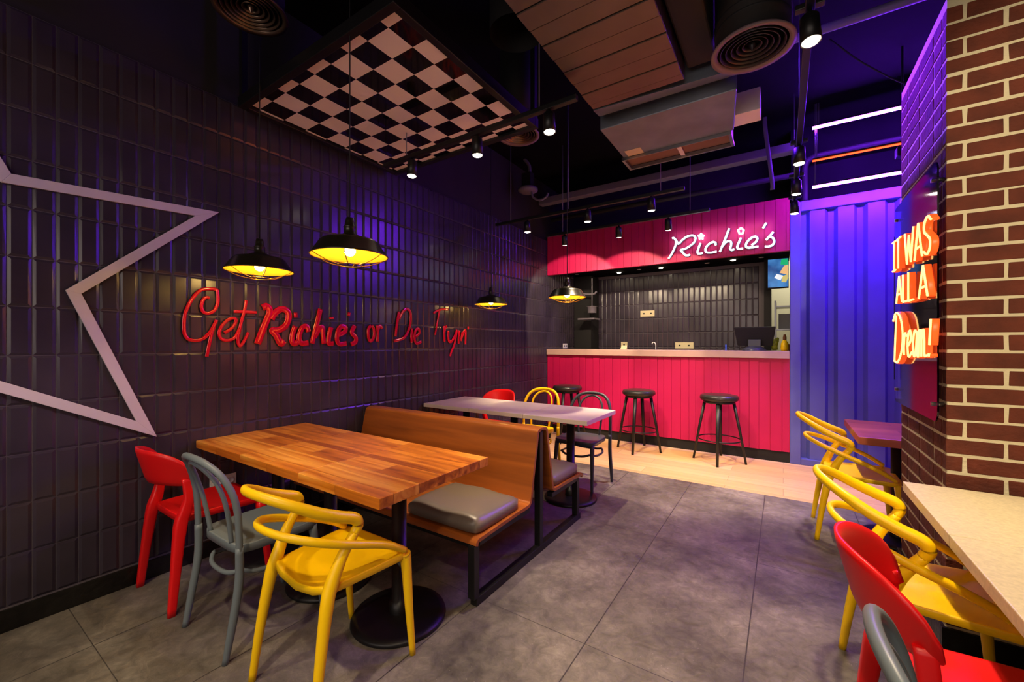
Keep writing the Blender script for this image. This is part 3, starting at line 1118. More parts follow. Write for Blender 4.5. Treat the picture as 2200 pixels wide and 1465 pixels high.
# ------------------------------------------------------------------ light bars over the container
for (z, m, lab, pw, colr) in ((3.55, M_BARBLUE, 'upper violet light bar above the container wall', 34, (0.12, 0.02, 1.0)),
                              (3.215, M_BARRED, 'thin red light bar between the two violet bars', 1.2, (1.0, 0.04, 0.01)),
                              (2.945, M_BARBLUE, 'lower violet light bar above the container wall', 34, (0.12, 0.02, 1.0))):
    t = empty('light_bar', (0.25, 5.2, z))
    tag(t, lab, 'light bar')
    rr = 0.012 if m is M_BARBLUE else 0.008
    MB().sweep([(0, 0, 0), (1.25, 0, 0)], rr, seg=12).build('tube', m, t)
    MB().box(0, 1.25, -0.016, 0.02, rr + 0.001, rr + 0.014).build('light_shield', M_BLACK, t)  # strip added over the tube to keep its light off the ceiling
    for xx in (0.02 + (z - 2.9) * 0.05, 1.1 + (z - 2.9) * 0.05):
        MB().sweep([(xx, 0.012, rr + 0.012), (xx, 0.012, CZ - z)], 0.003, seg=6).build('suspension_wire', M_PIPE, t)

# small camera tucked beside the column
tc_ = empty('security_camera', (0.82, 4.6, 2.93))
tag(tc_, 'small security camera peeping out beside the brick column under the red bar', 'camera')
MB().box(-0.04, 0.04, -0.05, 0.05, -0.04, 0.04).build('housing', M_BLACKM, tc_, bevel=0.008)
mb = MB().lathe([(0.0, 0.0), (0.02, 0.0), (0.022, 0.012), (0.0, 0.012)], seg=16)
mb.xform(Matrix.Translation((0, -0.05, 0.0)) @ Matrix.Rotation(R(90), 4, 'X'))
mb.build('lens', M_CHROME, tc_)
MB().sweep([(0, 0, 0.04), (0, 0, 0.87)], 0.008, seg=6).build('drop_rod', M_BLACKM, tc_)

# ------------------------------------------------------------------ pendant lamps


def make_pendant():
    t = empty('pendant_lamp')
    o = MB().lathe([(0.18, 0.0), (0.184, 0.003), (0.178, 0.006), (0.140, 0.066), (0.128, 0.076), (0.06, 0.092), (0.05, 0.1), (0.0, 0.1)], seg=48).build('lamp_shade', M_SHADE, t)
    MB().lathe([(0.18, 0.001), (0.174, 0.004), (0.136, 0.062), (0.124, 0.071), (0.055, 0.087), (0.0, 0.09)], seg=48).build('shade_lining', M_SHADEIN, o)
    MB().lathe([(0.045, 0.098), (0.03, 0.105), (0.028, 0.14), (0.031, 0.143), (0.024, 0.15), (0.022, 0.17), (0.018, 0.19), (0.0, 0.19)], seg=24).build('socket_cap', M_SHADE, t)
    mb = MB()
    for k in range(6):
        a = 2 * PI * k / 6 + 0.3
        pts = [(rr * math.cos(a), rr * math.sin(a), z) for rr, z in ((0.182, 0.002), (0.15, -0.016), (0.105, -0.034), (0.055, -0.045))]
        mb.sweep(smooth_path(pts, 5), 0.0022, seg=6)
    for rr, z in ((0.055, -0.045), (0.182, 0.0)):
        mb.sweep([(rr * math.cos(2 * PI * k / 36), rr * math.sin(2 * PI * k / 36), z) for k in range(36)], 0.0024, seg=6, closed=True)
    mb.build('wire_guard', M_BRASS, t)
    mb = MB()
    mb.lathe([(0.0, -0.002), (0.016, 0.003), (0.027, 0.018), (0.027, 0.034), (0.014, 0.06), (0.013, 0.088), (0.0, 0.088)], seg=24)
    mb.build('bulb', M_BULB, t)
    MB().sweep([(0, 0, 0.188), (0, 0, CZ - 1.79)], 0.0035, seg=6).build('cord', M_BLACKM, t)
    return t


pend = make_pendant()
PL = [(-1.80, 1.26, 1.785, 'larger-looking pendant lamp with wire guard over the near wooden tables'),
      (-2.62, 1.22, 1.785, 'caged pendant lamp over the red chair side of the wooden tables'),
      (-2.71, 3.68, 1.785, 'caged pendant lamp before the tiled wall beyond the red lettering'),
      (-1.76, 3.64, 1.80, 'caged pendant lamp hanging in front of the service counter opening')]
for k, (x, y, z, lab) in enumerate(PL):
    o = pend if k == 0 else copy_tree(pend)
    o.location = (x, y, z)
    o.rotation_euler.z = k * 0.5
    tag(o, lab, 'pendant lamp', 'caged pendant lamps')
    add_light('bulb_light', 'POINT', (x, y, z + 0.02), 9, (1.0, 0.62, 0.16), size=0.03)

# ------------------------------------------------------------------ orange neon sign on the column
NS = empty('neon_sign', (0.561, 2.935, 1.58))
tag(NS, 'orange neon IT WAS ALL A Dream! on clear acrylic mounted on the brick column', 'neon sign')
pz0, pz1 = 1.01, 2.15
mb = MB()
# acrylic with rounded corners, in the y-z plane
pts = []
for (cy, cz, a0) in ((0.37, 0.53, 0), (-0.37, 0.53, 90), (-0.37, -0.53, 180), (0.37, -0.53, 270)):
    for k in range(5):
        a = R(a0 + k * 22.5)
        pts.append((cy + 0.045 * math.cos(a), cz + 0.045 * math.sin(a)))
n = len(pts)
mb.v = [(0.0, y, z) for y, z in pts] + [(0.006, y, z) for y, z in pts]
mb.face([i for i in range(n)])
mb.face([n + i for i in reversed(range(n))])
for i in range(n):
    j = (i + 1) % n
    mb.face((i, j, n + j, n + i))
pan = mb.build('acrylic_panel', M_GLASS, NS)
for cy in (-0.36, 0.36):
    for cz in (-0.5, 0.5):
        mb = MB().sweep([(-0.008, cy, cz), (0.034, cy, cz)], 0.009, seg=12)
        mb.build('standoff', M_CHROME, NS)


def neon_letter(nm, strokes, y0, z0, w, h):
    """strokes in a unit box; u runs to the reader's right (towards -y), v up"""
    core, body = MB(), MB()
    for s in strokes:
        p = [Vector((0.0, y0 - u * w, z0 + v * h)) for u, v in s]
        p = smooth_path(p, 6) if (len(p) > 2 and nm[-1] != '_') else p
        q = [c - Vector((0.0, 2.935, 1.58)) for c in p]
        core.sweep([c + Vector((-0.029, 0, 0)) for c in q], 0.0048, seg=8)
        body.sweep([c + Vector((-0.015, 0, 0)) for c in q], 0.0075, 0.0125, ref=Vector((1, 0, 0)), seg=12, square=True)
    o = body.build(nm.rstrip('_'), M_NEONB, NS)
    core.build('glowing_core', M_NEONO, o)


A_ = [[(0.0, 0.0), (0.5, 1.0)], [(0.5, 1.0), (1.0, 0.0)], [(0.2, 0.32), (0.8, 0.32)]]
row = [('letter_i_', [[(0.5, 0), (0.5, 1)], [(0.0, 1), (1, 1)], [(0, 0), (1, 0)]], 0.07),
       ('letter_t_', [[(0.5, 0), (0.5, 1)], [(0.0, 1), (1, 1)]], 0.10),
       (None, None, 0.05),
       ('letter_w_', [[(0, 1), (0.27, 0)], [(0.27, 0), (0.5, 0.85)], [(0.5, 0.85), (0.73, 0)], [(0.73, 0), (1, 1)]], 0.17),
       ('letter_a_', A_, 0.13),
       ('letter_s', [[(1.0, 0.85), (0.6, 1.0), (0.15, 0.88), (0.12, 0.65), (0.5, 0.5), (0.9, 0.33), (0.85, 0.1), (0.45, 0.0), (0.0, 0.12)]], 0.11)]


def lay(row, y0, z0, z_end, h, gap=0.022):
    y = y0
    tot = sum(r[2] + gap for r in row)
    for nm, st, w in row:
        zz = z0 + (z_end - z0) * (y0 - y) / tot
        if nm:
            neon_letter(nm, st, y, zz, w, h)
        y -= w + gap


lay(row, 3.215, 1.768, 1.742, 0.165)
row2 = [('letter_a_', A_, 0.13),
        ('letter_l_', [[(0, 1), (0, 0)], [(0, 0), (1, 0)]], 0.09),
        ('letter_l_', [[(0, 1), (0, 0)], [(0, 0), (1, 0)]], 0.09),
        (None, None, 0.06),
        ('letter_a_', A_, 0.14)]
lay(row2, 3.12, 1.575, 1.556, 0.145)
row3 = [('letter_d', [[(0.35, 0.95), (0.25, 0.5), (0.15, 0.02)], [(0.0, 0.85), (0.3, 1.0), (0.75, 0.9), (1.0, 0.6), (0.9, 0.25), (0.5, 0.02), (0.12, 0.03)]], 0.20),
        ('letter_r', [[(0.1, 0.55), (0.25, 0.15)], [(0.2, 0.3), (0.5, 0.55), (1.0, 0.5)]], 0.06),
        ('letter_e', [[(0.05, 0.3), (0.8, 0.42), (0.7, 0.58), (0.35, 0.55), (0.1, 0.35), (0.3, 0.12), (1.0, 0.2)]], 0.08),
        ('letter_a', [[(0.9, 0.52), (0.4, 0.56), (0.08, 0.3), (0.35, 0.12), (0.75, 0.3), (0.88, 0.55), (0.82, 0.2), (1.05, 0.12)]], 0.08),
        ('letter_m', [[(0.0, 0.12), (0.08, 0.55), (0.1, 0.45), (0.3, 0.56), (0.38, 0.4), (0.38, 0.12)], [(0.38, 0.4), (0.62, 0.56), (0.72, 0.4), (0.74, 0.15), (1.0, 0.15)]], 0.12),
        ('exclamation_mark', [[(0.9, 0.7), (0.5, 0.3)], [(0.35, 0.16), (0.3, 0.12)]], 0.045)]
lay([(a, b, c * 1.13 if c else c) for a, b, c in row3], 3.20, 1.242, 1.262, 0.28, gap=0.014)
mb = MB().sweep([(-0.014, 0.33, -0.44), (-0.014, 0.33, 0.4)], 0.002, seg=6)
mb.build('power_wire', M_BLACKM, NS)
add_light('orange_neon_glow', 'AREA', (0.49, 2.94, 1.58), 7, (1.0, 0.16, 0.03), target=(-1, 2.94, 1.55), size=0.7, size_y=0.6)

# ------------------------------------------------------------------ tables


def make_table(name, top_mat, wx, wy, thick=0.045, base_r=0.225):
    t = empty(name)
    MB().box(-wx / 2, wx / 2, -wy / 2, wy / 2, 0.75 - thick, 0.75).build('tabletop', top_mat, t, bevel=0.003)
    MB().lathe([(0.0, 0.0), (base_r, 0.0), (base_r + 0.004, 0.008), (base_r - 0.002, 0.02), (base_r - 0.03, 0.027), (0.05, 0.03), (0.0, 0.03)], seg=48).build('base_disc', M_BLACK, t)
    MB().lathe([(0.047, 0.028), (0.047, 0.085), (0.036, 0.087), (0.036, 0.70), (0.0, 0.70)], seg=24).build('pedestal', M_BLACK, t)
    MB().box(-0.2, 0.2, -0.03, 0.03, 0.69, 0.75 - thick).build('top_bracket', M_BLACK, t)
    return t


YT1 = 1.391
tt = make_table('pedestal_table', M_ACACIA, 0.575, 0.70)
for k, (x, lab) in enumerate(((-1.59, 'wooden pedestal table nearest the aisle, in front of the yellow loop chair'),
                              (-2.166, 'middle wooden pedestal table in front of the grey bentwood-style chair'),
                              (-2.742, 'wooden pedestal table against the tiled wall beside the red chair'))):
    o = tt if k == 0 else copy_tree(tt)
    o.location = (x, YT1, 0)
    tag(o, lab, 'table', 'wooden tables pushed together')
M_QTOP = M_QUARTZ
tq = make_table('pedestal_table', M_TOP, 0.585, 0.645, thick=0.036)
for k, (x, lab) in enumerate(((-1.553, 'pale-topped table at the aisle end of the far row'),
                              (-2.141, 'middle pale-topped table of the far row'),
                              (-2.729, 'pale-topped table against the tiled wall'))):
    o = tq if k == 0 else copy_tree(tq)
    o.location = (x, 3.28, 0)
    tag(o, lab, 'table', 'pale tables in the far row')
tr = make_table('pedestal_table', M_QUARTZ, 0.70, 0.597, thick=0.04)
for k, (y, lab) in enumerate(((2.135, 'speckled stone-topped table next to the brick column'),
                              (1.535, 'speckled stone-topped table in front of the nearest red chair'),
                              (0.935, 'speckled stone-topped table at the right picture edge'))):
    o = tr if k == 0 else copy_tree(tr)
    o.location = (0.785, y, 0)
    tag(o, lab, 'table', 'stone-topped tables by the column')
o = make_table('pedestal_table', M_REDWOOD, 0.5, 0.74, thick=0.05, base_r=0.21)
o.location = (0.655, 3.81, 0)
tag(o, 'red-brown wooden table jutting out from behind the brick column', 'table')

# ------------------------------------------------------------------ double bench with cushions
bn = empty('back_to_back_bench', (-2.17, 2.30, 0))
tag(bn, 'back-to-back plywood bench on black steel frames between wooden and pale tables', 'bench')


def shell(pts, x0, x1, th, n=6):
    """bent ply: offset a y-z path and extrude along x"""
    P = smooth_path([Vector((0, a, b)) for a, b in pts], n)
    mb = MB()
    up, dn = [], []
    for i, p in enumerate(P):
        t = (P[min(i + 1, len(P) - 1)] - P[max(i - 1, 0)]).normalized()
        nn = Vector((0, -t.z, t.y))
        up.append(p + nn * th / 2)
        dn.append(p - nn * th / 2)
    rings = []
    for x in (x0, x1):
        rings.append([Vector((x, q.y, q.z)) for q in up] + [Vector((x, q.y, q.z)) for q in reversed(dn)])
    n0 = 0
    k = len(rings[0])
    for r in rings:
        mb.v += [tuple(p) for p in r]
    for j in range(k):
        j2 = (j + 1) % k
        mb.face((j, j2, k + j2, k + j), 0, False)
    h = len(up)
    for base in (0, k):
        for j in range(h - 1):
            mb.face((base + j, base + j + 1, base + k - 2 - j, base + k - 1 - j), 0, False)
    return mb


X0, X1 = -0.84, 0.87
front = [(-0.655, 0.318), (-0.645, 0.336), (-0.60, 0.342), (-0.3, 0.350), (-0.155, 0.352), (-0.128, 0.362), (-0.112, 0.39), (-0.085, 0.52), (-0.045, 0.70), (-0.028, 0.775), (-0.018, 0.79), (0.004, 0.796)]
back = [(0.665, 0.318), (0.655, 0.336), (0.61, 0.342), (0.36, 0.350), (0.215, 0.352), (0.188, 0.362), (0.172, 0.39), (0.145, 0.52), (0.105, 0.70), (0.088, 0.775), (0.078, 0.79), (0.056, 0.796)]
shell(front, X0, X1, 0.02).build('front_seat_shell', M_BENCH, bn, bevel=0.003)
shell([(a, b) for a, b in back], X0, X1, 0.02).build('rear_seat_shell', M_BENCH, bn, bevel=0.003)
MB().box(X0, X1, 0.0, 0.06, 0.787, 0.807).build('top_rail', M_BENCH, bn, bevel=0.004)
for nm, xx in (('end_frame', X1 - 0.03), ('end_frame', X0 + 0.06)):
    mb = MB()
    s = 0.042
    mb.bar((xx, -0.645, s / 2), (xx, 0.645, s / 2), s, s)
    mb.bar((xx, -0.645, s), (xx, -0.645, 0.318), s, s, up=(0, 1, 0))
    mb.bar((xx, 0.60, s), (xx, 0.60, 0.318), s, s, up=(0, 1, 0))
    mb.bar((xx, 0.03, s), (xx, 0.03, 0.78), s, s, up=(0, 1, 0))
    mb.bar((xx, -0.62, 0.318), (xx, -0.12, 0.32), s, 0.03)
    mb.bar((xx, 0.18, 0.32), (xx, 0.60, 0.318), s, 0.03)
    mb.build(nm, M_BLACK, bn, bevel=0.002)
MB().bar((X0 + 0.06, -0.632, 0.308), (X1 - 0.03, -0.632, 0.308), 0.03, 0.03).build('cross_rail', M_BLACK, bn)
MB().bar((X0 + 0.06, 0.60, 0.308), (X1 - 0.03, 0.60, 0.308), 0.03, 0.03).build('cross_rail', M_BLACK, bn)


def make_cushion(wx, wy, h):
    mb = MB()
    n = 14
    rings = []
    top, bot = [], []
    for j in range(n + 1):
        for i in range(n + 1):
            u, v = i / n * 2 - 1, j / n * 2 - 1
            e = max(abs(u), abs(v))
            # superellipse corner pull
            k = 1.0
            if abs(u) > 0.8 and abs(v) > 0.8:
                k = 1 - 0.05 * ((abs(u) - 0.8) / 0.2) * ((abs(v) - 0.8) / 0.2)
            puff = (1 - abs(u) ** 10) * (1 - abs(v) ** 10)
            z = h * (0.5 + 0.5 * (0.25 + 0.75 * puff ** 0.5)) + 0.004 * math.sin(5 * u + 2 * v)
            top.append((u * wx / 2 * k, v * wy / 2 * k, z))
            bot.append((u * wx / 2 * k, v * wy / 2 * k, 0.0))
    mb.v = top + bot
    N1 = n + 1
    off = N1 * N1
    for j in range(n):
        for i in range(n):
            a = j * N1 + i
            mb.face((a, a + 1, a + 1 + N1, a + N1), 0, True)
            mb.face((off + a, off + a + N1, off + a + 1 + N1, off + a + 1), 0, False)
    edge = [i for i in range(N1)] + [j * N1 + n for j in range(1, N1)] + [n * N1 + i for i in range(n - 1, -1, -1)] + [j * N1 for j in range(n - 1, 0, -1)]
    for a, b in zip(edge, edge[1:] + edge[:1]):
        mb.face((a, b, off + b, off + a), 0, True)
    return mb


c1 = tag(make_cushion(0.53, 0.43, 0.075).build('seat_cushion', M_CUSH, loc=(-1.585, 1.88, 0.3635)),
         'grey cushion on the bench seat facing the wooden tables', 'cushion')
c2 = tag(make_cushion(0.53, 0.43, 0.075).build('seat_cushion', M_CUSH, loc=(-1.58, 2.72, 0.3635)),
         'grey cushion on the bench seat facing the pale tables', 'cushion')

# ------------------------------------------------------------------ chairs (local: x right, y forward, z up)


def seat_mesh(outline, z_edge, dish, thick, rear_drop=0.0):
    """rings from rim to centre; outline list of (x, y)"""
    mb = MB()
    k = len(outline)
    cx = sum(p[0] for p in outline) / k
    cy = sum(p[1] for p in outline) / k
    lev = [1.0, 0.988, 0.955, 0.85, 0.6, 0.3]
    zz = [0.0, 0.0, -0.001, -0.45 * dish, -0.85 * dish, -dish]
    ymin = min(p[1] for p in outline)
    ymax = max(p[1] for p in outline)

    def drop(x, y):
        f = max(0.0, 1 - (y - ymin) / 0.12)
        return rear_drop * f * max(0.0, 1 - (x / 0.15) ** 2)
    rings = []
    for l, dz in ((1.0, -thick), (0.985, -thick - 0.002)):
        pass
    ring = [(p[0] * 0.97 + cx * 0.03, p[1] * 0.97 + cy * 0.03, z_edge - thick - drop(*p)) for p in outline]
    rings.append(ring)
    rings.append([(p[0], p[1], z_edge - thick + 0.003 - drop(*p)) for p in outline])
    rings.append([(p[0], p[1], z_edge - 0.004 - drop(*p)) for p in outline])
    for l, dz in zip(lev[1:], zz[1:]):
        rings.append([(cx + (p[0] - cx) * l, cy + (p[1] - cy) * l, z_edge + dz - drop(p[0] * l, cy + (p[1] - cy) * l)) for p in outline])
    n0 = 0
    for r in rings:
        mb.v += r
    for i in range(len(rings) - 1):
        for j in range(k):
            j2 = (j + 1) % k
            mb.face((i * k + j, i * k + j2, (i + 1) * k + j2, (i + 1) * k + j), 0, True)
    mb.face([(len(rings) - 1) * k + j for j in range(k)], 0, True)
    # underside
    mb.face([j for j in reversed(range(k))], 0, False)
    return mb


def sup_outline(wr, wf, y0, y1, e=0.35, n=40):
    out = []
    for i in range(n):
        a = 2 * PI * i / n
        c, s = math.cos(a), math.sin(a)
        u = math.copysign(abs(c) ** e, c)
        v = math.copysign(abs(s) ** e, s)
        y = (y0 + y1) / 2 + v * (y1 - y0) / 2
        w = wr + (wf - wr) * (v + 1) / 2
        out.append((u * w, y))
    return out


def make_loop_chair(m):
    t = empty('loop_back_chair')
    seat_mesh(sup_outline(0.185, 0.225, -0.165, 0.225, 0.26), 0.462, 0.018, 0.030, rear_drop=0.03).build('seat', m, t)
    for s in (-1, 1):
        p = smooth_path([(s * 0.215, -0.222, 0.0), (s * 0.208, -0.195, 0.2), (s * 0.196, -0.160, 0.40), (s * 0.190, -0.138, 0.47), (s * 0.196, -0.098, 0.56), (s * 0.200, -0.045, 0.635)], 6)
        MB().sweep(p, [0.014, 0.019, 0.024, 0.026, 0.020, 0.018], [0.014, 0.018, 0.024, 0.026, 0.021, 0.018], ref=Vector((0, 1, 0)), seg=12).build('rear_leg', m, t)
        p = smooth_path([(s * 0.215, 0.232, 0.0), (s * 0.212, 0.215, 0.2), (s * 0.208, 0.200, 0.42), (s * 0.207, 0.196, 0.452)], 5)
        MB().sweep(p, [0.013, 0.017, 0.022, 0.024], [0.013, 0.017, 0.024, 0.024], ref=Vector((0, 1, 0)), seg=12).build('front_leg', m, t)
    # upper loop: rises backwards and hooks into both posts
    half = [(0.200, -0.048, 0.632), (0.205, -0.035, 0.660), (0.204, -0.052, 0.688), (0.198, -0.11, 0.712), (0.184, -0.18, 0.745), (0.15, -0.25, 0.785), (0.085, -0.305, 0.815), (0.0, -0.325, 0.825)]
    full = half + [(-a, b, c) for a, b, c in reversed(half[:-1])]
    p = smooth_path(full, 6)
    MB().sweep(p, [0.018, 0.022, 0.019, 0.015, 0.013, 0.015, 0.019, 0.022, 0.018], [0.018, 0.022, 0.022, 0.019, 0.018, 0.019, 0.022, 0.022, 0.018], ref=Vector((0, -0.1, 1.0)), seg=12).build('upper_back_loop', m, t)
    half = [(0.208, 0.188, 0.470), (0.214, 0.12, 0.515), (0.217, 0.04, 0.555), (0.214, -0.05, 0.590), (0.206, -0.12, 0.618), (0.178, -0.19, 0.645), (0.12, -0.245, 0.665), (0.06, -0.272, 0.675), (0.0, -0.280, 0.678)]
    full = half + [(-a, b, c) for a, b, c in reversed(half[:-1])]
    p = smooth_path(full, 6)
    MB().sweep(p, [0.022, 0.016, 0.014, 0.013, 0.012, 0.013, 0.014, 0.016, 0.022], [0.014, 0.015, 0.016, 0.016, 0.015, 0.016, 0.016, 0.015, 0.014], ref=Vector((0, -0.1, 1.0)), seg=12).build('arm_loop', m, t)
    return t


def make_shell_chair(m):
    t = empty('shell_back_chair')
    seat_mesh(sup_outline(0.180, 0.212, -0.185, 0.215, 0.22), 0.462, 0.012, 0.036).build('seat', m, t)
    for s in (-1, 1):
        # rear leg runs on as a broad band into the back shell
        p = smooth_path([(s * 0.232, -0.235, 0.0), (s * 0.220, -0.215, 0.2), (s * 0.202, -0.190, 0.42), (s * 0.201, -0.170, 0.49), (s * 0.205, -0.155, 0.56), (s * 0.196, -0.160, 0.655)], 6)
        MB().sweep(p, [0.017, 0.021, 0.027, 0.026, 0.021, 0.022], [0.014, 0.017, 0.024, 0.024, 0.017, 0.009], ref=Vector((1, 0.0, 0)), seg=12, square=True).build('rear_leg', m, t)
        p = smooth_path([(s * 0.222, 0.235, 0.0), (s * 0.212, 0.215, 0.22), (s * 0.198, 0.192, 0.43)], 6)
        MB().sweep(p, [0.016, 0.022, 0.028], [0.014, 0.017, 0.022], ref=Vector((0, 1, 0)), seg=12, square=True).build('front_leg', m, t)
    # curved shell backrest
    mb = MB()
    nu, nv = 24, 8
    grid = []
    for side in (0, 1):
        for j in range(nv + 1):
            v = j / nv
            for i in range(nu + 1):
                u = i / nu * 2 - 1
                wid = 0.195 + 0.035 * v ** 0.8
                lo, hi = 0.628 - 0.02 * abs(u) ** 2 + 0.02 * abs(u) ** 14, 0.812 - 0.10 * abs(u) ** 3 - 0.03 * abs(u) ** 14
                x = wid * math.sin(u * 1.12) / math.sin(1.12)
                curve = (1 - math.cos(u * 1.12)) / (1 - math.cos(1.12))
                y = -0.255 - 0.048 * v + curve * (0.128 + 0.035 * v)
                z = lo + (hi - lo) * v
                nx, ny = math.sin(u * 1.0), -math.cos(u * 1.0)
                th = 0.009
                if v > 0.99 or v < 0.01 or abs(u) > 0.99:
                    th = 0.005
                d = th * (1 if side == 0 else -1)
                grid.append((x + nx * d, y + ny * d, z))
    mb.v = grid
    N1 = nu + 1
    off = N1 * (nv + 1)
    for j in range(nv):
        for i in range(nu):
            a = j * N1 + i
            mb.face((a, a + 1, a + 1 + N1, a + N1), 0, True)
            mb.face((off + a, off + a + N1, off + a + 1 + N1, off + a + 1), 0, True)
    edge = [i for i in range(N1)] + [j * N1 + nu for j in range(1, nv + 1)] + [nv * N1 + i for i in range(nu - 1, -1, -1)] + [j * N1 for j in range(nv - 1, 0, -1)]
    for a, b in zip(edge, edge[1:] + edge[:1]):
        mb.face((a, b, off + b, off + a), 0, True)
    mb.build('backrest', m, t)
    return t


def make_hoop_chair(m):
    t = empty('hoop_back_chair')
    seat_mesh(sup_outline(0.192, 0.205, -0.19, 0.205, 0.36), 0.462, 0.010, 0.04).build('seat', m, t)
    # hoop and rear legs
    half = [(0.214, -0.192, 0.43), (0.215, -0.192, 0.50), (0.214, -0.198, 0.62), (0.206, -0.216, 0.71), (0.172, -0.248, 0.79), (0.105, -0.280, 0.837), (0.0, -0.292, 0.850)]
    full = half + [(-a, b, c) for a, b, c in reversed(half[:-1])]
    MB().sweep(smooth_path(full, 7), 0.0155, 0.0135, ref=Vector((0, 1, 0.1)), seg=12).build('back_hoop', m, t)
    half = [(0.108, -0.178, 0.455), (0.118, -0.192, 0.56), (0.122, -0.212, 0.66), (0.112, -0.240, 0.745), (0.07, -0.270, 0.802), (0.0, -0.285, 0.825)]
    full = half + [(-a, b, c) for a, b, c in reversed(half[:-1])]
    MB().sweep(smooth_path(full, 6), 0.011, 0.010, ref=Vector((0, 1, 0.1)), seg=10).build('inner_hoop', m, t)
    for s in (-1, 1):
        p = smooth_path([(s * 0.212, -0.245, 0.0), (s * 0.214, -0.218, 0.15), (s * 0.213, -0.192, 0.32), (s * 0.214, -0.191, 0.47)], 6)
        MB().sweep(p, [0.0125, 0.0165, 0.0175, 0.0160], ref=Vector((0, 1, 0)), seg=12).build('rear_leg', m, t)
        p = smooth_path([(s * 0.192, 0.205, 0.0), (s * 0.186, 0.188, 0.2), (s * 0.176, 0.160, 0.43)], 6)
        MB().sweep(p, [0.0125, 0.016, 0.021], ref=Vector((0, 1, 0)), seg=12).build('front_leg', m, t)
    # ring stretcher, drooping between the legs
    pts = []
    for k in range(24):
        a = 2 * PI * k / 24
        c, s = math.cos(a), math.sin(a)
        x = 0.182 * math.copysign(abs(c) ** 0.7, c)
        y = -0.012 + 0.178 * math.copysign(abs(s) ** 0.7, s)
        pts.append((x, y, 0.335 - 0.02 * abs(math.cos(2 * a))))
    MB().sweep(smooth_path(pts, 2, closed=True), 0.010, seg=8, closed=True).build('ring_stretcher', m, t)
    return t


def place(o, x, y, rz, label, group=None, cat='chair'):
    o.location = (x, y, 0)
    o.rotation_euler = (0, 0, rz)
    tag(o, label, cat, group)
    return o


yA = make_loop_chair(M_YEL)
place(yA, -1.56, 1.02, 0, 'yellow loop-back plastic chair at the aisle end of the wooden tables')
rB = make_shell_chair(M_RED)
place(rB, -2.755, 1.00, 0, 'red plastic chair by the tiled wall at the wooden tables')
gC = make_hoop_chair(M_GREY)
place(gC, -2.17, 1.02, 0, 'light grey hoop-back plastic chair between the red and yellow chairs')
place(copy_tree(yA), 0.415, 3.74, R(-90), 'yellow loop-back chair at the red-brown table behind the brick column')
place(copy_tree(yA), 0.44, 2.11, R(-90), 'yellow loop-back chair at the stone-topped table beside the column')
place(copy_tree(rB), 0.43, 1.50, R(-90), 'nearest red plastic chair at the stone-topped tables')
place(copy_tree(gC), 0.425, 0.935, R(-88), 'grey hoop-back chair cut by the lower right picture corner')
place(copy_tree(rB), -2.74, 3.70, R(180), 'red plastic chair with only its back showing beyond the pale tables')


def recolour(o, m):
    for ch in o.children:
        if ch.data:
            ch.data = ch.data.copy()
            ch.data.materials[0] = m
        recolour(ch, m)


yC = copy_tree(gC)
recolour(yC, M_YEL)
place(yC, -2.2, 3.70, R(180), 'yellow hoop-back chair at the middle pale table')
dC = copy_tree(gC)
recolour(dC, M_DGREY)
place(dC, -1.61, 3.64, R(180), 'dark grey hoop-back chair at the aisle end of the pale tables')


def make_stool():
    t = empty('bar_stool')
    MB().lathe([(0.0, 0.70), (0.185, 0.70), (0.2, 0.712), (0.203, 0.735), (0.192, 0.758), (0.15, 0.768), (0.0, 0.770)], seg=48).build('seat', mat('black_leather_seat', (44, 40, 38), rough=0.3), t)
    MB().lathe([(0.0, 0.672), (0.165, 0.672), (0.17, 0.702), (0.0, 0.702)], seg=40).build('seat_ring', M_BLACK, t)
    for k in range(4):
        a = k * PI / 2 + PI / 4
        c, s = math.cos(a), math.sin(a)
        MB().sweep([(0.27 * c, 0.27 * s, 0.0), (0.21 * c, 0.21 * s, 0.36), (0.148 * c, 0.148 * s, 0.69)], [0.014, 0.018, 0.021], [0.012, 0.014, 0.017], ref=Vector((c, s, 0)), seg=10, square=True).build('leg', M_BLACK, t)
    MB().sweep([(0.225 * math.cos(2 * PI * k / 40), 0.225 * math.sin(2 * PI * k / 40), 0.26) for k in range(40)], 0.007, seg=8, closed=True).build('foot_ring', M_BLACK, t)
    return t


st = make_stool()
for k, (x, y, rz, lab) in enumerate(((-0.615, 5.245, R(48), 'black round bar stool nearest the container wall'),
                                     (-1.53, 5.235, R(46), 'black round bar stool at the middle of the crimson counter'),
                                     (-2.52, 5.22, R(50), 'black round bar stool partly hidden behind the dark grey chair'))):
    place(st if k == 0 else copy_tree(st), x, y, rz, lab, 'bar stools', 'bar stool')

# ------------------------------------------------------------------ things on the counter and in the kitchen
CT = 1.262
pos = empty('till_monitor', (-0.30, 5.98, CT))
tag(pos, 'black till monitor seen from behind on the right end of the counter', 'monitor')
MB().hexa([(-0.19, 0.02, 0.06), (0.19, 0.02, 0.06), (0.19, 0.05, 0.06), (-0.19, 0.05, 0.06), (-0.225, -0.06, 0.29), (0.225, -0.06, 0.29), (0.225, -0.02, 0.30), (-0.225, -0.02, 0.30)]).build('screen_housing', M_BLACKM, pos, bevel=0.006)
MB().box(-0.07, 0.07, -0.05, 0.0, 0.04, 0.14).build('neck', M_DGREY, pos, bevel=0.006)
MB().lathe([(0.13, 0.0), (0.125, 0.02), (0.09, 0.045), (0.04, 0.055), (0.0, 0.056)], (0, -0.08, 0), 28).build('round_foot', M_DGREY, pos)
tag(MB().box(-0.62, -0.606, 5.9, 5.914, CT, CT + 0.075).build('pen', mat('blue_plastic', (40, 90, 220), rough=0.4)),
    'bright blue pen standing upright on the counter', 'pen')
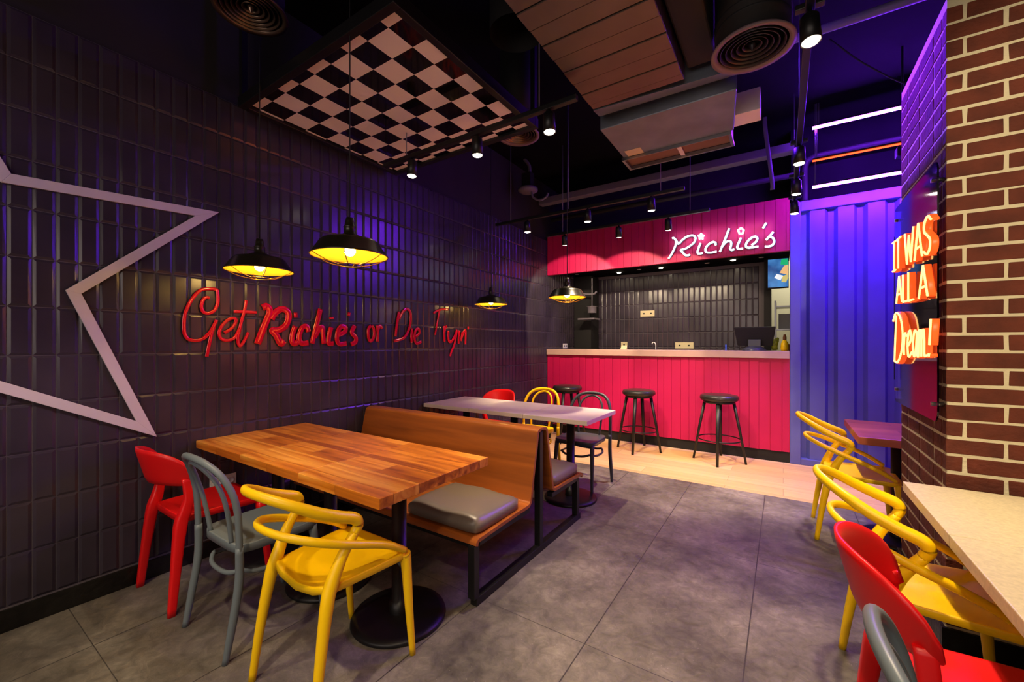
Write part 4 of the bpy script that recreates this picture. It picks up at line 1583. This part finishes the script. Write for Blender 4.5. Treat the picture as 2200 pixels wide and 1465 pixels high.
tag(MB().hexa([(-2.045, 6.05, CT), (-1.95, 6.05, CT), (-1.95, 6.09, CT), (-2.045, 6.09, CT), (-2.03, 6.08, CT + 0.06), (-1.95, 6.08, CT + 0.06), (-1.95, 6.085, CT + 0.06), (-2.03, 6.085, CT + 0.06)]).build('table_card', M_CREAM),
    'small cream card standing on the counter beside the socket', 'card')
fz = empty('counter_tap', (-1.50, 5.95, CT))
tag(fz, 'small chrome tap standing on the middle of the counter', 'tap')
MB().sweep(smooth_path([(0, 0, 0), (0.0, 0, 0.07), (-0.02, 0, 0.105), (-0.045, 0, 0.10), (-0.05, 0, 0.08)], 6), 0.006, seg=8).build('spout', M_WHITE, fz)
MB().lathe([(0.0, 0.0), (0.02, 0.0), (0.016, 0.012), (0.0, 0.014)], seg=16).build('tap_base', M_CHROME, fz)
# dark column and mixer hood in the kitchen corner
struct(MB().box(-3.03, -2.72, 6.55, KY - 0.012, 0.0, 2.5).build('kitchen_pillar', M_BLACKM))
ex = empty('extractor_arm', (-2.70, 6.35, 2.0))
tag(ex, 'dark jointed extractor arm in the far kitchen corner behind the pendant lamp', 'extractor')
MB().sweep(smooth_path([(-0.3, 0, 0.25), (-0.1, 0, 0.18), (0.1, 0, 0.16), (0.16, 0, 0.2)], 6), 0.015, seg=8).build('arm', M_PIPE, ex)
MB().lathe([(0.07, 0.0), (0.075, 0.1), (0.09, 0.11), (0.0, 0.12)], (0.08, 0, -0.15), 20).build('hood', M_PIPE, ex)
MB().sweep([(0.08, 0, -0.04), (0.08, 0, 0.42)], 0.01, seg=8).build('stem', M_PIPE, ex)
MB().box(-0.12, 0.17, -0.12, 0.12, -0.26, -0.235).build('shelf_plate', M_PIPE, ex)

# kitchen downlights
for k, (px_, py_) in enumerate(((1240, 589), (1330, 586), (1373, 579), (1420, 576), (1519, 565), (1575, 559), (1636, 553))):
    d = sight(px_, py_)
    tt_ = (2.515 - CAMH) / d.z
    p = Vector((0, 0, CAMH)) + d * tt_
    if p.y > KY - 0.1 or p.x < WX + 0.1:
        continue
    o = MB().lathe([(0.0, 0.0), (0.028, 0.0), (0.034, 0.004), (0.0, 0.004)], (p.x, p.y, 2.511), 20).build('kitchen_downlight', M_LED if k % 2 else M_WHITE)
    tag(o, ('lit small round downlight in the kitchen ceiling' if k % 2 else 'unlit small round fitting in the kitchen ceiling'), 'downlight', 'lit kitchen downlights' if k % 2 else 'unlit kitchen ceiling fittings')
add_light('kitchen_downlight_beam', 'AREA', (-1.6, 6.2, 2.49), 5, (1.0, 0.78, 0.5), target=(-1.6, 6.5, 0), size=2.2, size_y=0.3)

# doorway into the bright back kitchen, with the menu screen before it
struct(MB().box(-0.22, -0.14, 6.60, KY + 0.1, 0.0, 2.5).build('doorway_pillar', M_BLACKM))
struct(MB().box(-0.22, 0.6, 9.02, 9.19, 0.0, 3.0).build('wall_back_kitchen', mat('cream_wall_tile', (222, 214, 180), rough=0.4)))
add_light('back_kitchen_light', 'AREA', (0.2, 8.0, 2.9), 22, (1.0, 0.95, 0.8), target=(0.2, 8.2, 0), size=0.8, size_y=1.6)
sr = empty('menu_screen', (0.03, 6.45, 2.25))
tag(sr, 'blue menu screen with a burger picture hanging over the kitchen doorway', 'screen')
MB().box(-0.21, 0.03, 0.004, 0.05, -0.17, 0.235).build('screen_bezel', M_BLACKM, sr)


def screen_mat():
    m = bpy.data.materials.new('menu_screen_picture')
    m.use_nodes = True
    nt = m.node_tree
    b = nt.nodes['Principled BSDF']
    b.inputs['Base Color'].default_value = (0.01, 0.01, 0.02, 1)
    tc = N(nt, 'ShaderNodeTexCoord')
    n = N(nt, 'ShaderNodeTexNoise')
    n.inputs['Scale'].default_value = 6
    nt.links.new(tc.outputs['Object'], n.inputs['Vector'])
    c = ramp(nt, n.outputs['Fac'], [(0.35, (24, 70, 130)), (0.65, (70, 130, 190))])
    nt.links.new(c, b.inputs['Emission Color'])
    b.inputs['Emission Strength'].default_value = 1.0
    return m


MB().box(-0.20, 0.025, 0.0, 0.004, -0.155, 0.215).build('screen_picture', screen_mat(), sr)
for nm, colr, pts in (('salad_patch', (30, 170, 110), [(-0.06, 0.14), (0.02, 0.12), (0.024, 0.21), (-0.05, 0.212)]),
                      ('fries_patch', (226, 176, 120), [(-0.07, 0.03), (0.024, 0.0), (0.024, 0.13), (-0.02, 0.12)]),
                      ('plate_patch', (220, 226, 232), [(-0.13, -0.03), (-0.06, -0.07), (-0.03, -0.01), (-0.10, 0.02)]),
                      ('burger_patch', (196, 180, 110), [(-0.05, -0.09), (0.0, -0.10), (0.024, -0.04), (0.02, 0.01), (-0.04, -0.02)])):
    mb = MB()
    kk = len(pts)
    mb.v = [(a, -0.001, b) for a, b in pts] + [(a, -0.0004, b) for a, b in pts]
    mb.face(list(range(kk)))
    mb.face([kk + i for i in reversed(range(kk))])
    mb.build(nm, mat(nm, colr, emit=lin(colr), estr=0.9), sr)
sh_ = empty('storage_shelf', (0.02, 7.6, 0))
tag(sh_, 'steel storage rack with boxes seen through the kitchen doorway', 'shelf')
for x_ in (-0.12, 0.42):
    for y_ in (-0.18, 0.18):
        MB().bar((x_, y_, 0), (x_, y_, 2.0), 0.025, 0.025, up=(0, 1, 0)).build('upright', M_CHROME, sh_)
for z_ in (1.15, 1.55, 1.9):
    MB().box(-0.13, 0.43, -0.19, 0.19, z_, z_ + 0.02).build('shelf_board', M_CHROME, sh_)
tag(MB().box(-0.06, 0.16, 7.46, 7.72, 1.571, 1.80).build('storage_box', M_WHITE, bevel=0.004), 'white box on the middle shelf of the steel rack', 'box')
tag(MB().box(-0.02, 0.14, 7.45, 7.7, 1.171, 1.34).build('storage_box', mat('orange_box', (176, 92, 66), rough=0.6), bevel=0.004), 'orange-brown box on the low shelf of the steel rack', 'box')
bt = empty('yellow_bottle', (0.015, 6.0, CT))
tag(bt, 'yellow sauce bottle at the right end of the counter by the container', 'bottle')
MB().lathe([(0.0, 0.0), (0.035, 0.0), (0.045, 0.03), (0.038, 0.09), (0.018, 0.13), (0.0, 0.13)], seg=20).build('body', M_YEL, bt)
MB().lathe([(0.018, 0.128), (0.02, 0.16), (0.012, 0.2), (0.0, 0.2)], seg=16).build('cap', mat('brown_cap', (120, 70, 30)), bt)
tag(MB().sweep(smooth_path([(-0.085, 6.13, CT + 0.005), (-0.095, 6.13, CT + 0.07), (-0.07, 6.13, CT + 0.13), (-0.05, 6.13, CT + 0.16)], 5), [0.03, 0.04, 0.03, 0.01], seg=10).build('leafy_garnish', mat('olive_leaf', (120, 130, 30), rough=0.5, noise=0.5, nscale=40)),
    'olive green leafy bundle beside the till monitor', 'plant')
